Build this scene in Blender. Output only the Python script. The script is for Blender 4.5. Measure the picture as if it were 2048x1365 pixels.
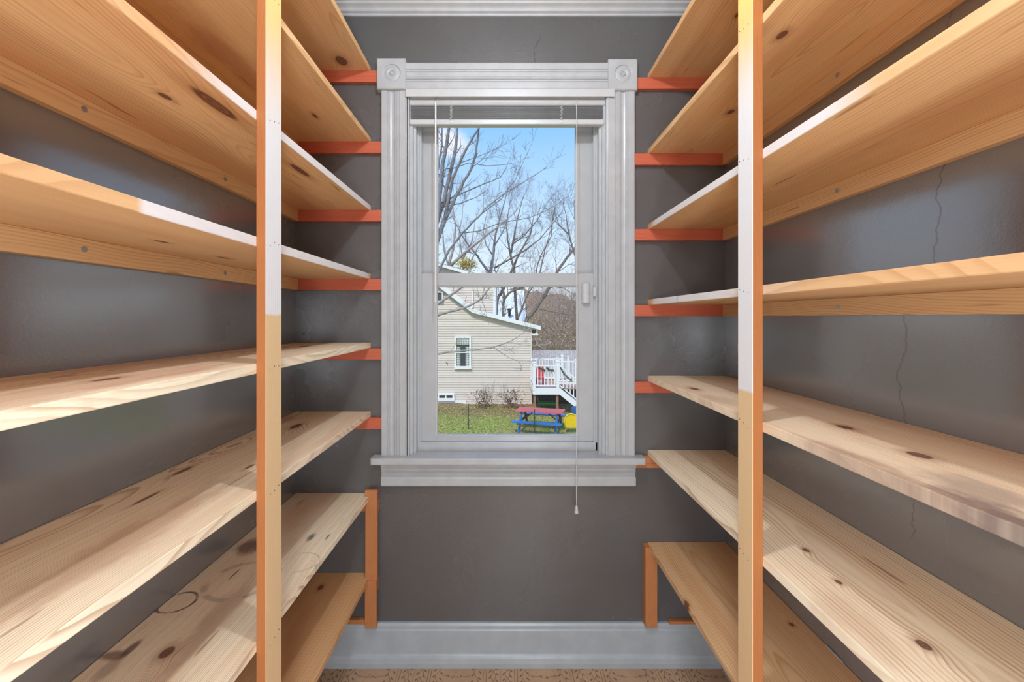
import bpy, bmesh, math, random
from mathutils import Vector, Matrix

# ------------------------------------------------------------------ clearing
for o in list(bpy.data.objects):
    bpy.data.objects.remove(o)
SC = bpy.context.scene
COL = SC.collection

# ------------------------------------------------------------------ camera
F, CXP, CYP, D0, CZ = 870.0, 1010.0, 636.0, 1.74, 1.382     # focal px, principal point, distance to back wall, eye height
cam = bpy.data.cameras.new('camera')
cam.sensor_width = 36.0
cam.lens = 36.0 * F / 2048
cam.shift_x = (1024 - CXP) / 2048
cam.shift_y = -(682.5 - CYP) / 2048
cam.clip_start = 0.02
cam.clip_end = 500
camo = bpy.data.objects.new('camera', cam)
camo.location = (0, -D0, CZ)
camo.rotation_euler = (math.pi / 2, 0, 0)
COL.objects.link(camo)
SC.camera = camo


def at(px, py, d):
    """point seen at photograph pixel (px, py), d metres in front of the camera"""
    return Vector(((px - CXP) * d / F, d - D0, CZ + (CYP - py) * d / F))


# ------------------------------------------------------------------ colour management
SC.view_settings.view_transform = 'Standard'
SC.view_settings.look = 'None'
SC.view_settings.exposure = 0.0
SC.view_settings.gamma = 1.0
SC.view_settings.use_curve_mapping = False
SC.cycles.max_bounces = 10
SC.cycles.diffuse_bounces = 7
SC.cycles.transparent_max_bounces = 12
SC.cycles.sample_clamp_indirect = 4.0

WORLD_STRENGTH = 1.15
SUN_POWER = 2.9
LAMP_POWER = 28.0
FILL_POWER = 108.0  # shared among the added fill lamps


def lin(r, g, b):
    f = lambda c: (c / 255 / 12.92) if c / 255 <= 0.04045 else ((c / 255 + 0.055) / 1.055) ** 2.4
    return (f(r), f(g), f(b), 1.0)


# ------------------------------------------------------------------ node expression helper
class V:
    def __init__(s, g, sock):
        s.g, s.s = g, sock
    def __add__(s, o): return s.g.m('ADD', s, o)
    def __radd__(s, o): return s.g.m('ADD', o, s)
    def __sub__(s, o): return s.g.m('SUBTRACT', s, o)
    def __rsub__(s, o): return s.g.m('SUBTRACT', o, s)
    def __mul__(s, o): return s.g.m('MULTIPLY', s, o)
    def __rmul__(s, o): return s.g.m('MULTIPLY', o, s)
    def __truediv__(s, o): return s.g.m('DIVIDE', s, o)
    def __pow__(s, o): return s.g.m('POWER', s, o)


class G:
    def __init__(s, nt):
        s.nt = nt
    def new(s, t):
        return s.nt.nodes.new(t)
    def put(s, sock, v):
        if isinstance(v, V):
            s.nt.links.new(v.s, sock)
        elif v is not None:
            sock.default_value = v
    def m(s, op, a, b=None, c=None, clamp=False):
        n = s.new('ShaderNodeMath'); n.operation = op; n.use_clamp = clamp
        s.put(n.inputs[0], a)
        if b is not None: s.put(n.inputs[1], b)
        if c is not None: s.put(n.inputs[2], c)
        return V(s, n.outputs[0])
    def abs(s, a): return s.m('ABSOLUTE', a)
    def sin(s, a): return s.m('SINE', a)
    def frac(s, a): return s.m('FRACT', a)
    def sqrt(s, a): return s.m('SQRT', a)
    def mx(s, a, b): return s.m('MAXIMUM', a, b)
    def mn(s, a, b): return s.m('MINIMUM', a, b)
    def step(s, x, lo, hi):
        """smooth 0 -> 1 while x goes lo -> hi (lo may exceed hi)"""
        n = s.new('ShaderNodeMapRange'); n.interpolation_type = 'SMOOTHSTEP'
        s.put(n.inputs[0], x)
        if lo < hi:
            n.inputs[1].default_value = lo; n.inputs[2].default_value = hi
            n.inputs[3].default_value = 0; n.inputs[4].default_value = 1
        else:
            n.inputs[1].default_value = hi; n.inputs[2].default_value = lo
            n.inputs[3].default_value = 1; n.inputs[4].default_value = 0
        return V(s, n.outputs[0])
    def comb(s, x, y, z):
        n = s.new('ShaderNodeCombineXYZ')
        for i, q in enumerate((x, y, z)): s.put(n.inputs[i], q)
        return V(s, n.outputs[0])
    def noise(s, vec, scale=1.0, detail=2.0, rough=0.5):
        n = s.new('ShaderNodeTexNoise')
        s.put(n.inputs['Vector'], vec)
        n.inputs['Scale'].default_value = scale
        n.inputs['Detail'].default_value = detail
        n.inputs['Roughness'].default_value = rough
        return V(s, n.outputs[0])
    def voronoi(s, vec, scale, feature='F1'):
        n = s.new('ShaderNodeTexVoronoi'); n.feature = feature
        s.put(n.inputs['Vector'], vec); n.inputs['Scale'].default_value = scale
        return n
    def mix(s, f, a, b, mode='MIX'):
        n = s.new('ShaderNodeMix'); n.data_type = 'RGBA'; n.blend_type = mode
        n.clamp_factor = True
        s.put(n.inputs[0], f); s.put(n.inputs[6], a); s.put(n.inputs[7], b)
        return V(s, n.outputs[2])
    def ramp(s, f, stops):
        n = s.new('ShaderNodeValToRGB')
        e = n.color_ramp.elements
        while len(e) < len(stops): e.new(0.5)
        for q, (p, c) in zip(e, stops):
            q.position = p; q.color = c
        s.put(n.inputs[0], f)
        return V(s, n.outputs[0])
    def objco(s):
        t = s.new('ShaderNodeTexCoord')
        x = s.new('ShaderNodeSeparateXYZ')
        s.nt.links.new(t.outputs['Object'], x.inputs[0])
        return V(s, x.outputs[0]), V(s, x.outputs[1]), V(s, x.outputs[2]), V(s, t.outputs['Object'])
    def bump(s, h, strength, dist):
        n = s.new('ShaderNodeBump')
        n.inputs['Strength'].default_value = strength
        n.inputs['Distance'].default_value = dist
        s.put(n.inputs['Height'], h)
        return V(s, n.outputs[0])


def newmat(name):
    m = bpy.data.materials.new(name); m.use_nodes = True
    g = G(m.node_tree)
    b = m.node_tree.nodes['Principled BSDF']
    return m, g, b


def plain(name, c, rough=0.5, metal=0.0, var=0.06, scale=30, spec=0.5, bump=0.0):
    m, g, b = newmat(name)
    x, y, z, co = g.objco()
    n = g.noise(co, scale, 3)
    k = g.step(n, 0.3, 0.7)
    c2 = tuple(max(0, q * (1 - var * 2)) for q in c[:3]) + (1,)
    g.put(b.inputs['Base Color'], g.mix(k, c2, c))
    b.inputs['Roughness'].default_value = rough
    b.inputs['Metallic'].default_value = metal
    b.inputs['Specular IOR Level'].default_value = spec
    if bump:
        g.put(b.inputs['Normal'], g.bump(n, bump, 0.002))
    return m


# ------------------------------------------------------------------ world
def build_world():
    w = bpy.data.worlds.new('sky'); SC.world = w; w.use_nodes = True
    nt = w.node_tree; g = G(nt)
    bg = nt.nodes['Background']
    tc = g.new('ShaderNodeTexCoord'); sx = g.new('ShaderNodeSeparateXYZ')
    nt.links.new(tc.outputs['Generated'], sx.inputs[0])
    x, y, z = (V(g, sx.outputs[i]) for i in range(3))
    sky = g.ramp(z, [(0.0, (0.84, 0.89, 0.95, 1)), (0.10, (0.72, 0.84, 0.98, 1)), (0.22, (0.53, 0.74, 1.0, 1)),
                     (0.40, (0.27, 0.56, 1.0, 1)), (1.0, (0.16, 0.40, 0.95, 1))])
    zz = g.mx(z, 0.05)
    u, v = x / zz, y / zz
    n = g.noise(g.comb(u, v, 0.0), 1.9, 6, 0.55)
    # puffs of cloud low in the sky
    gauss = lambda cx, cz, rx, rz: g.m('EXPONENT', ((x - cx) * (x - cx) / (rx * rx) + (z - cz) * (z - cz) / (rz * rz)) * -1.0)
    nn = g.noise(V(g, tc.outputs['Generated']), 22, 5, 0.6)
    front = g.step(y, 0.0, 0.3)
    puff = g.step(gauss(-0.125, 0.372, 0.060, 0.034) + (nn - 0.5) * 0.7, 0.30, 0.85) * front
    thin = g.step(n, 0.62, 0.80) * 0.35
    col = g.mix(g.mx(puff * 0.95, thin), sky, (0.86, 0.87, 0.95, 1))
    col = g.mix(g.step(z, 0.0, -0.03), col, (0.33, 0.31, 0.27, 1))
    g.put(bg.inputs['Color'], col)
    bg.inputs['Strength'].default_value = WORLD_STRENGTH


build_world()

# sun behind the house we stand in, lighting the gardens beyond the window
sun = bpy.data.lights.new('sun', 'SUN'); sun.energy = SUN_POWER; sun.angle = math.radians(6); sun.color = (1.0, 0.95, 0.88)
so = bpy.data.objects.new('sun', sun); COL.objects.link(so)
so.rotation_euler = Vector((0.22, 0.62, -0.75)).to_track_quat('-Z', 'Y').to_euler()
so.location = (0, -6, 9)
so['label'] = 'sun high behind the house'


# ------------------------------------------------------------------ object helpers
def tag(o, label=None, cat=None, group=None, kind=None):
    if label: o['label'] = label
    if cat: o['category'] = cat
    if group: o['group'] = group
    if kind: o['kind'] = kind
    return o


def empty(name, loc, label=None, cat=None, group=None, kind=None, parent=None):
    o = bpy.data.objects.new(name, None); COL.objects.link(o)
    o.empty_display_size = 0.05
    o.location = Vector(loc)
    if parent: o.parent = parent
    o['_w'] = list(Vector(loc))
    tag(o, label, cat, group, kind)
    return o


def worldloc(o):
    p = Vector((0, 0, 0))
    while o:
        p += o.location
        o = o.parent
    return p


def obj(name, bm, mat, parent=None, origin=None, kind=None, label=None, smooth=False, bevel=0.0, wn=False, mats=None):
    """bm is in world coordinates; the mesh is stored about `origin`"""
    bm.verts.ensure_lookup_table()
    if origin is None:
        if len(bm.verts):
            xs = [v.co.x for v in bm.verts]; ys = [v.co.y for v in bm.verts]; zs = [v.co.z for v in bm.verts]
            origin = ((min(xs) + max(xs)) / 2, (min(ys) + max(ys)) / 2, min(zs))
        else:
            origin = (0, 0, 0)
    origin = Vector(origin)
    bmesh.ops.translate(bm, vec=-origin, verts=bm.verts)
    bmesh.ops.recalc_face_normals(bm, faces=bm.faces)
    me = bpy.data.meshes.new(name)
    bm.to_mesh(me); bm.free()
    for mm in (mats or [mat]): me.materials.append(mm)
    if smooth:
        for p in me.polygons: p.use_smooth = True
    o = bpy.data.objects.new(name, me); COL.objects.link(o)
    if parent:
        o.parent = parent
        o.location = origin - worldloc(parent)
    else:
        o.location = origin
    if bevel:
        md = o.modifiers.new('bevel', 'BEVEL'); md.width = bevel; md.segments = 2; md.limit_method = 'ANGLE'
    if kind: o['kind'] = kind
    if label: o['label'] = label
    return o


def box(bm, x0, x1, y0, y1, z0, z1, mi=0):
    vs = [bm.verts.new(c) for c in ((x0, y0, z0), (x1, y0, z0), (x1, y1, z0), (x0, y1, z0),
                                    (x0, y0, z1), (x1, y0, z1), (x1, y1, z1), (x0, y1, z1))]
    for f in ((0, 3, 2, 1), (4, 5, 6, 7), (0, 1, 5, 4), (1, 2, 6, 5), (2, 3, 7, 6), (3, 0, 4, 7)):
        bm.faces.new([vs[i] for i in f]).material_index = mi
    return vs


def B(*a):
    bm = bmesh.new(); box(bm, *a); return bm


def prism(bm, pts, off, mi=0):
    """closed polygon pts (world) extruded by vector off"""
    off = Vector(off)
    a = [bm.verts.new(Vector(p)) for p in pts]; b = [bm.verts.new(Vector(p) + off) for p in pts]
    n = len(pts)
    bm.faces.new(a).material_index = mi; bm.faces.new(b[::-1]).material_index = mi
    for i in range(n):
        bm.faces.new([a[i], b[i], b[(i + 1) % n], a[(i + 1) % n]]).material_index = mi


def tube(bm, pts, radii, n=6, cap=True):
    pts = [Vector(p) for p in pts]
    rings = []
    for i, p in enumerate(pts):
        t = (pts[min(i + 1, len(pts) - 1)] - pts[max(i - 1, 0)])
        if t.length < 1e-9: t = Vector((0, 0, 1))
        t.normalize()
        a = t.cross(Vector((0.13, 0.97, 0.21)))
        if a.length < 1e-3: a = t.cross(Vector((1, 0, 0)))
        a.normalize(); b = t.cross(a)
        r = radii[i] if isinstance(radii, (list, tuple)) else radii
        rings.append([bm.verts.new(p + (a * math.cos(2 * math.pi * k / n) + b * math.sin(2 * math.pi * k / n)) * r) for k in range(n)])
    for i in range(len(rings) - 1):
        for k in range(n):
            bm.faces.new([rings[i][k], rings[i][(k + 1) % n], rings[i + 1][(k + 1) % n], rings[i + 1][k]])
    if cap and n > 2:
        bm.faces.new(rings[0][::-1]); bm.faces.new(rings[-1])


def lathe(bm, c, axis, prof, n=32, cap=True):
    """prof: list of (radius, height along axis) around point c"""
    c = Vector(c); axis = Vector(axis).normalized()
    a = axis.cross(Vector((0.3, 0.2, 0.93)));
    if a.length < 1e-3: a = axis.cross(Vector((1, 0, 0)))
    a.normalize(); b = axis.cross(a)
    rings = []
    for r, h in prof:
        if r < 1e-6:
            rings.append([bm.verts.new(c + axis * h)])
        else:
            rings.append([bm.verts.new(c + axis * h + (a * math.cos(2 * math.pi * k / n) + b * math.sin(2 * math.pi * k / n)) * r) for k in range(n)])
    for i in range(len(rings) - 1):
        p, q = rings[i], rings[i + 1]
        for k in range(n):
            k2 = (k + 1) % n
            if len(p) == 1 and len(q) == 1: continue
            if len(p) == 1: bm.faces.new([p[0], q[k], q[k2]])
            elif len(q) == 1: bm.faces.new([p[k], p[k2], q[0]])
            else: bm.faces.new([p[k], p[k2], q[k2], q[k]])
    if cap:
        for r in (rings[0], rings[-1]):
            if len(r) > 2: bm.faces.new(r)


# ------------------------------------------------------------------ wood
PINE_LIT = lin(248, 230, 200)  # pine as lit, for shelves seen from above
PINE_SHADED = lin(230, 186, 134)  # same pine darkened for the shade under the upper shelves
PINE_LATE = lin(176, 120, 72)


def wood(name, seed, axes, base=PINE_LIT, late=PINE_LATE, spacing=0.0075, a0=0.12, h0=0.05, knots=(), stains_shadows=(), rings=(),
         grain=0.55, white=None, tone=(0.80, 0.60, 0.50), rough=0.52, patches=(), drift=1.0, spec=0.35):
    """axes: three (axis index, sign) giving across u, along v, thickness w in object space.
    knots (u, v, radius, stretch); stains and painted shadows (u, v, ru, rv, colour, strength); rings (u, v, radius, width, strength);
    patches: (kind, ...) zones with sky or lamp light painted into the colour"""
    m, g, b = newmat(name)
    co = g.objco()
    u, v, w = (co[i] * float(sg) for i, sg in axes)
    n1 = g.noise(g.comb(seed * 3.1, v * 1.1, 0.0), 1, 1) - 0.5
    n2 = g.noise(g.comb(seed * 5.7 + 9, v * 1.7, 3.0), 1, 1) - 0.5
    wr = g.noise(g.comb(u * 9, v * 2.2, w * 9 + seed), 1, 3) - 0.5
    a = u - a0 + n1 * (0.16 * drift)
    bb = w + h0 + n2 * (0.10 * drift)
    r = g.sqrt(a * a + bb * bb) + wr * 0.015
    core = None; halo = None; inner = None
    for ku, kv, kr, ks in knots:
        du, dv = (u - ku), (v - kv)
        e = (du * du) / (kr * kr) + (dv * dv) / (kr * ks) ** 2
        gs = g.m('EXPONENT', e * -0.16)
        r = r + gs * (kr * 1.6)
        e2 = g.sqrt(e) + wr * 0.9
        c = g.step(e2, 1.15, 0.75)
        h = g.step(e2, 2.6, 0.9)
        q = g.step(e2, 0.80, 0.45) * g.step(g.sin(e2 * 16.0), -0.4, 0.6)
        inner = q if inner is None else g.mx(inner, q)
        core = c if core is None else g.mx(core, c)
        halo = h if halo is None else g.mx(halo, h)
    sv = g.noise(g.comb(u * 2.5, v * 0.8, w + seed * 2.0), 1, 2)
    t = g.frac(r / spacing)
    lt = g.step(t, 0.35, 0.92) * g.step(t, 1.0, 0.94)
    ring_id = g.m('FLOOR', r / spacing)
    hsh = g.frac(g.sin(ring_id * 12.9898 + seed) * 43758.55)
    lt = lt * (0.45 + sv * 0.9) * (0.35 + hsh * 0.95)
    fib = g.noise(g.comb(u * 420, v * 9, w * 420), 1, 2)
    big = g.noise(g.comb(u * 5 + seed, v * 0.7, w * 4), 1.6, 3)
    col = g.mix(g.step(big, 0.40, 0.72) * 0.55, base, (base[0] * tone[0] + 0.02, base[1] * tone[1] + 0.02, base[2] * tone[2] + 0.02, 1))
    col = g.mix(lt * grain, col, late)
    col = g.mix(g.step(fib, 0.45, 0.75) * 0.16, col, late)
    # short dark pitch flecks along the grain
    fl = g.noise(g.comb(u * 90, v * 5.5, w * 90 + seed), 1, 0)
    col = g.mix(g.step(fl, 0.80, 0.86) * 0.5, col, lin(110, 62, 34))
    for su, sv_, ru, rv, sc, st in stains_shadows:
        e = g.sqrt((u - su) * (u - su) / (ru * ru) + (v - sv_) * (v - sv_) / (rv * rv))
        nz = g.noise(g.comb(u * 26, v * 9, seed * 1.0), 1, 5, 0.65) - 0.5
        col = g.mix(g.step(e + nz * 1.5, 1.15, 0.35) * st, col, sc)
    for su, sv_, rr, ww, st in rings:
        nz = g.noise(g.comb(u * 12, v * 12, seed * 1.0), 1, 4) - 0.5
        dd = g.sqrt((u - su) * (u - su) + (v - sv_) * (v - sv_)) + nz * 0.012
        nz2 = g.noise(g.comb(u * 20, v * 20, seed + 4.0), 1, 3)
        col = g.mix(g.step(g.abs(dd - rr), ww, ww * 0.25) * g.step(nz2, 0.38, 0.58) * st, col, lin(84, 58, 50))
    if halo is not None:
        col = g.mix(halo * 0.35, col, lin(150, 86, 44))
        col = g.mix(core * 0.85, col, g.mix(inner, lin(82, 42, 30), lin(124, 72, 46)))
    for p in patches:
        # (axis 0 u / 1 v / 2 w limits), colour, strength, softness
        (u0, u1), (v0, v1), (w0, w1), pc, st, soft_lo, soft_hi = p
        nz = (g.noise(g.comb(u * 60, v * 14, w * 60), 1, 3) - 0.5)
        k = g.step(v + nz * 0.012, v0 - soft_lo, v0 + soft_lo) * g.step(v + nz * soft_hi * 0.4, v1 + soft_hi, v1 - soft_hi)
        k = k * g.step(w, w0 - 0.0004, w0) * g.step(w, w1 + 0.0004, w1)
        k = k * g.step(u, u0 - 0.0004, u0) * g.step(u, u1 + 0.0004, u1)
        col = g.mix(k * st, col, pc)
    g.put(b.inputs['Base Color'], col)
    b.inputs['Roughness'].default_value = rough
    b.inputs['Specular IOR Level'].default_value = spec
    g.put(b.inputs['Normal'], g.bump(lt * 0.6 + fib * 0.5, 0.25, 0.0008))
    return m


# ------------------------------------------------------------------ paint & plaster
def wall_mat(name, cracks=(), specks=0.0, flip=0, coat=1.0, k=1.0, glossy=0.20):
    m, g, b = newmat(name)
    x, y, z, co = g.objco()
    big = g.noise(co, 2.2, 4, 0.6)
    fine = g.noise(co, 190, 2, 0.6)
    mid = g.noise(co, 34, 4, 0.65)
    lump = g.noise(co, 7, 3, 0.5)
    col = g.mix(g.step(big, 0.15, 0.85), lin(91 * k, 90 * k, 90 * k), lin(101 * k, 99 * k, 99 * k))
    h = fine * 0.35 + mid * 0.45 + lump * 1.2
    rough = g.step(big, 0.2, 0.8) * 0.12 + glossy
    hz = y if flip == 0 else x
    for (z0, z1, y0, sl) in cracks:
        nz = (g.noise(g.comb(z * 9, y0 * 3.0, 0.0), 1, 5, 0.6) - 0.5) * 0.09
        dd = g.abs(hz - y0 - (z - z0) * sl - nz)
        kc = g.step(dd, 0.0015, 0.0004) * g.step(z, z0, z0 + 0.02) * g.step(z, z1 + 0.02, z1)
        kc = kc * g.step(g.noise(g.comb(z * 30, y0, 1.0), 1, 2), 0.32, 0.45)
        col = g.mix(kc * 0.6, col, lin(44, 40, 38))
        h = h - g.step(dd, 0.003, 0.0) * g.step(z, z0, z0 + 0.02) * g.step(z, z1 + 0.02, z1) * 0.8
    if specks:
        sp = g.noise(co, 120, 1)
        zone = g.step(g.noise(co, 3.5, 2), 0.55, 0.66)
        col = g.mix(g.step(sp, 0.84, 0.87) * zone * specks, col, lin(176, 170, 166))
    g.put(b.inputs['Base Color'], col)
    g.put(b.inputs['Roughness'], rough)
    b.inputs['Specular IOR Level'].default_value = 0.9
    b.inputs['Coat Weight'].default_value = coat; b.inputs['Coat Roughness'].default_value = 0.16; b.inputs['Coat IOR'].default_value = 1.9
    g.put(b.inputs['Normal'], g.bump(h, 0.33, 0.0035))
    return m


def paint_mat(name, c, c2, rough=0.33, chips=0.0, bump=0.25):
    m, g, b = newmat(name)
    x, y, z, co = g.objco()
    n = g.noise(co, 14, 4, 0.6)
    f = g.noise(co, 160, 2)
    col = g.mix(g.step(n, 0.3, 0.75), c, c2)
    if chips:
        k = g.step(g.noise(co, 75, 2), 0.74, 0.76) * g.step(g.noise(co, 6, 2), 0.5, 0.6)
        col = g.mix(k * chips, col, lin(70, 64, 60))
    g.put(b.inputs['Base Color'], col)
    b.inputs['Roughness'].default_value = rough
    g.put(b.inputs['Normal'], g.bump(n * 1.0 + f * 0.25, bump, 0.0015))
    return m


M_WALL_B = wall_mat('gray_wall_paint_back', cracks=((2.30, 2.50, 0.13, 0.02),), specks=0.0, flip=1, coat=0.05, k=0.92)  # same gray paint, darkened to stand for less light on this wall
M_WALL_L = wall_mat('gray_wall_paint_left', k=1.08, specks=0.0)  # same paint, lightened for a brighter lit side wall
M_WALL_R = wall_mat('gray_wall_paint_right', cracks=((0.9, 1.42, -0.80, 0.06), (1.45, 1.98, -0.84, -0.08), (0.45, 0.80, -0.93, 0.05)), specks=0.8, k=1.14)  # lightened likewise, light put into the colour
M_CEIL = paint_mat('ceiling_paint', lin(205, 203, 200), lin(214, 212, 209), 0.6)
M_TRIM = paint_mat('white_trim_paint', lin(172, 173, 174), lin(182, 183, 184), 0.3, chips=0.35)
M_CROWN = paint_mat('crown_paint', lin(178, 179, 180), lin(188, 189, 190), 0.35)
M_BASEB = paint_mat('pale_gray_baseboard_paint', lin(164, 170, 175), lin(174, 180, 184), 0.28, chips=0.3)
M_VINYL = paint_mat('white_vinyl', lin(172, 173, 174), lin(178, 179, 180), 0.28, bump=0.05)
M_BLIND = plain('white_blind_metal', lin(192, 192, 192), 0.3, var=0.02)
M_SLAT = plain('blind_slat_enamel', lin(178, 178, 178), 0.35, var=0.03)
M_CLEAR = plain('clear_plastic_wand', lin(225, 225, 225), 0.15, var=0.01)
M_CORD = plain('blind_cord', lin(200, 198, 194), 0.7, var=0.05, scale=400)
M_SCREW = plain('zinc_screw', lin(190, 192, 196), 0.35, metal=0.9)
M_DARK = plain('dark_slot', lin(30, 28, 26), 0.8)


def floor_mat():
    m, g, b = newmat('printed_floral_sheet_flooring')
    x, y, z, co = g.objco()
    P = 0.3345
    t = g.frac((x + 0.083 + 10 * P) / P) * P          # metres inside one repeat, pair of rules starts at 0
    nz = g.noise(co, 60, 3)
    base = g.mix(g.step(g.noise(co, 9, 3), 0.3, 0.7), lin(176, 142, 112), lin(188, 154, 122))
    base = g.mix(g.step(nz, 0.62, 0.72) * 0.4, base, lin(140, 104, 78))
    ink = None
    def add(k):
        nonlocal ink
        ink = k if ink is None else g.mx(ink, k)
    for c, wd in ((0.000, 0.0016), (0.011, 0.0016), (0.120, 0.0016), (0.131, 0.0016), (0.0655, 0.0007)):
        add(g.step(g.abs(t - c), wd, wd * 0.5))
    for c, ph in ((0.038, 0.0), (0.093, 1.6), (0.158, 3.0), (0.306, 4.5)):
        K = 2 * math.pi / 0.085
        s1 = g.sin((y + ph * 0.1) * K) * 0.009
        s2 = g.sin((y + ph * 0.1 + 0.0425) * K) * 0.009
        add(g.step(g.abs(t - c - s1), 0.0016, 0.0007))
        if c < 0.12: add(g.step(g.abs(t - c - s2), 0.0016, 0.0007))
        # leaves: little ellipses either side of the stem
        for dy, dx, rot in ((0.0, 0.010, 0.7), (0.014, -0.011, -0.7), (0.028, 0.012, 0.5), (0.042, -0.010, -0.6), (0.058, 0.011, 0.8), (0.072, -0.012, -0.5)):
            yy = (g.frac((y + ph * 0.13 + dy + 5) / 0.085) - 0.5) * 0.085
            xx = t - c - dx * 1.25
            e1 = xx * math.cos(rot) + yy * math.sin(rot)
            e2 = yy * math.cos(rot) - xx * math.sin(rot)
            add(g.step(g.sqrt(e1 * e1 / (0.0032 ** 2) + e2 * e2 / (0.0080 ** 2)), 1.1, 0.8))
    # garlands across the wide panels
    yy = (g.frac((y + 5) / 0.34 + 0.02) - 0.5) * 0.34
    arch = g.sin((t - 0.165) * (math.pi / 0.14)) * 0.012
    ing = g.step(t, 0.176, 0.186) * g.step(t, 0.290, 0.280)
    add(g.step(g.abs(yy - 0.02 + arch), 0.0016, 0.0006) * ing)
    vn = g.voronoi(co, 105)
    add(g.step(V(g, vn.outputs['Distance']), 0.42, 0.30) * g.step(g.abs(yy - 0.02 + arch), 0.008, 0.006) * ing * g.step(g.noise(co, 70, 1), 0.45, 0.52))
    col = g.mix(ink * 0.8, base, lin(84, 64, 50))
    g.put(b.inputs['Base Color'], col)
    b.inputs['Roughness'].default_value = 0.38
    g.put(b.inputs['Normal'], g.bump(nz, 0.15, 0.001))
    return m


# ------------------------------------------------------------------ room shell
XL, XR, YB, YF, ZC = -0.836, 0.880, 0.0, -2.35, 2.622
WX0, WX1, WZ0, WZ1 = -0.385, 0.405, 0.810, 2.290
TH = 0.14
o = obj('floor', B(XL - 0.1, XR + 0.1, YF - 3.2, TH, -0.05, 0.0), floor_mat(), origin=(0, 0, 0), kind='structure')
o = obj('ceiling', B(XL - 0.1, XR + 0.1, YF - 0.1, TH, ZC, ZC + 0.08), M_CEIL, kind='structure')
bm = bmesh.new()
box(bm, XL - 0.1, WX0, 0, TH, 0, ZC); box(bm, WX1, XR + 0.1, 0, TH, 0, ZC)
box(bm, WX0, WX1, 0, TH, 0, WZ0); box(bm, WX0, WX1, 0, TH, WZ1, ZC)
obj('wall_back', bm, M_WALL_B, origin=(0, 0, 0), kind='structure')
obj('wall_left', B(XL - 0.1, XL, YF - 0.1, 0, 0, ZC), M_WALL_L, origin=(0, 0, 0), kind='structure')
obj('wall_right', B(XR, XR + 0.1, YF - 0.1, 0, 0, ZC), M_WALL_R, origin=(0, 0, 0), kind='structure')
# the bright room behind the camera that the pantry opens to
bm = bmesh.new()
box(bm, -2.0, -1.9, YF - 3.2, YF - 0.1, 0, ZC); box(bm, 2.0, 2.1, YF - 3.2, YF - 0.1, 0, ZC); box(bm, -2.0, 2.1, YF - 3.3, YF - 3.2, 0, ZC)
box(bm, -2.0, XL - 0.1, YF - 0.1, YF, 0, ZC); box(bm, XR + 0.1, 2.1, YF - 0.1, YF, 0, ZC)
obj('wall_hall', bm, plain('hall_paint', lin(225, 220, 210), 0.6), origin=(0, 0, 0), kind='structure')
obj('ceiling_hall', B(-2.0, 2.1, YF - 3.3, YF - 0.1, ZC, ZC + 0.08), M_CEIL, kind='structure')
bm = bmesh.new(); box(bm, -2.0, XL - 0.1, YF - 3.2, YF - 0.1, -0.05, 0); box(bm, XR + 0.1, 2.1, YF - 3.2, YF - 0.1, -0.05, 0)
obj('floor_hall', bm, plain('hall_floor', lin(170, 140, 110), 0.5), kind='structure')

# ceiling lamp in the pantry (above and ahead of the camera, out of frame) and three unseen fill lamps added behind the camera
lamp = empty('ceiling_lamp', (0.03, -1.05, ZC), 'round ceiling lamp in the pantry, above the frame', 'lamp')
bm = bmesh.new(); lathe(bm, (0.03, -1.05, ZC), (0, 0, -1), [(0.0, 0.0), (0.06, 0.0), (0.062, 0.012), (0.03, 0.022), (0.022, 0.035), (0.0, 0.035)])
obj('lamp_base', bm, M_TRIM, lamp, smooth=True)
L = bpy.data.lights.new('bulb', 'POINT'); L.energy = LAMP_POWER; L.shadow_soft_size = 0.028; L.color = (0.86, 0.93, 1.02)
lo = bpy.data.objects.new('bulb', L); COL.objects.link(lo); lo.parent = lamp; lo.location = (0, 0, -0.075)
for lh, nm, dx, fr in ((2.25, 'tall', -0.16, 0.26), (1.22, 'middle', -0.05, 0.35), (0.55, 'low', 0.16, 0.32)):
    ly = -2.06
    lamp2 = empty('fill_lamp', (0, ly, 0), '%s added fill lamp on a stand, unseen behind the camera' % nm, 'lamp')
    bm = bmesh.new(); lathe(bm, (dx, ly, 0), (0, 0, 1), [(0.0, 0.0), (0.12, 0.0), (0.12, 0.02), (0.02, 0.03), (0.012, 0.05), (0.012, lh - 0.20), (0.03, lh - 0.18), (0.0, lh - 0.17)])
    obj('fill_lamp_stand', bm, M_TRIM, lamp2, smooth=True)
    L2 = bpy.data.lights.new('bulb', 'POINT'); L2.energy = FILL_POWER * fr; L2.shadow_soft_size = 0.13; L2.color = (0.84, 0.93, 1.02)
    l2 = bpy.data.objects.new('bulb', L2); COL.objects.link(l2); l2.parent = lamp2; l2.location = (dx, 0, lh)


def extrude_x(bm, prof, x0, x1):
    """prof list of (y, z), extruded along x"""
    prism(bm, [(x0, y, z) for y, z in prof], (x1 - x0, 0, 0))


# crown moulding, baseboards
cr = [(0.0, 2.600), (-0.010, 2.600), (-0.013, 2.604), (-0.013, 2.607), (-0.009, 2.609), (-0.020, 2.613), (-0.024, 2.618), (-0.024, 2.622),
      (-0.030, 2.627), (-0.042, 2.633), (-0.046, 2.640), (0.0, 2.640)]
bm = bmesh.new(); extrude_x(bm, [(y * 0.9, 2.622 - (2.640 - z) * 0.92 ) for y, z in cr], XL, XR)
obj('trim_1', bm, M_CROWN, kind='structure')
bs = [(0.0, 0.0), (-0.030, 0.0), (-0.031, 0.020), (-0.028, 0.038), (-0.024, 0.048), (-0.019, 0.051), (-0.019, 0.142), (-0.016, 0.146), (-0.016, 0.160), (-0.012, 0.168), (0.0, 0.168)]
bm = bmesh.new(); extrude_x(bm, bs, XL, XR)
obj('baseboard_back', bm, M_BASEB, kind='structure', bevel=0.0012)
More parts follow.
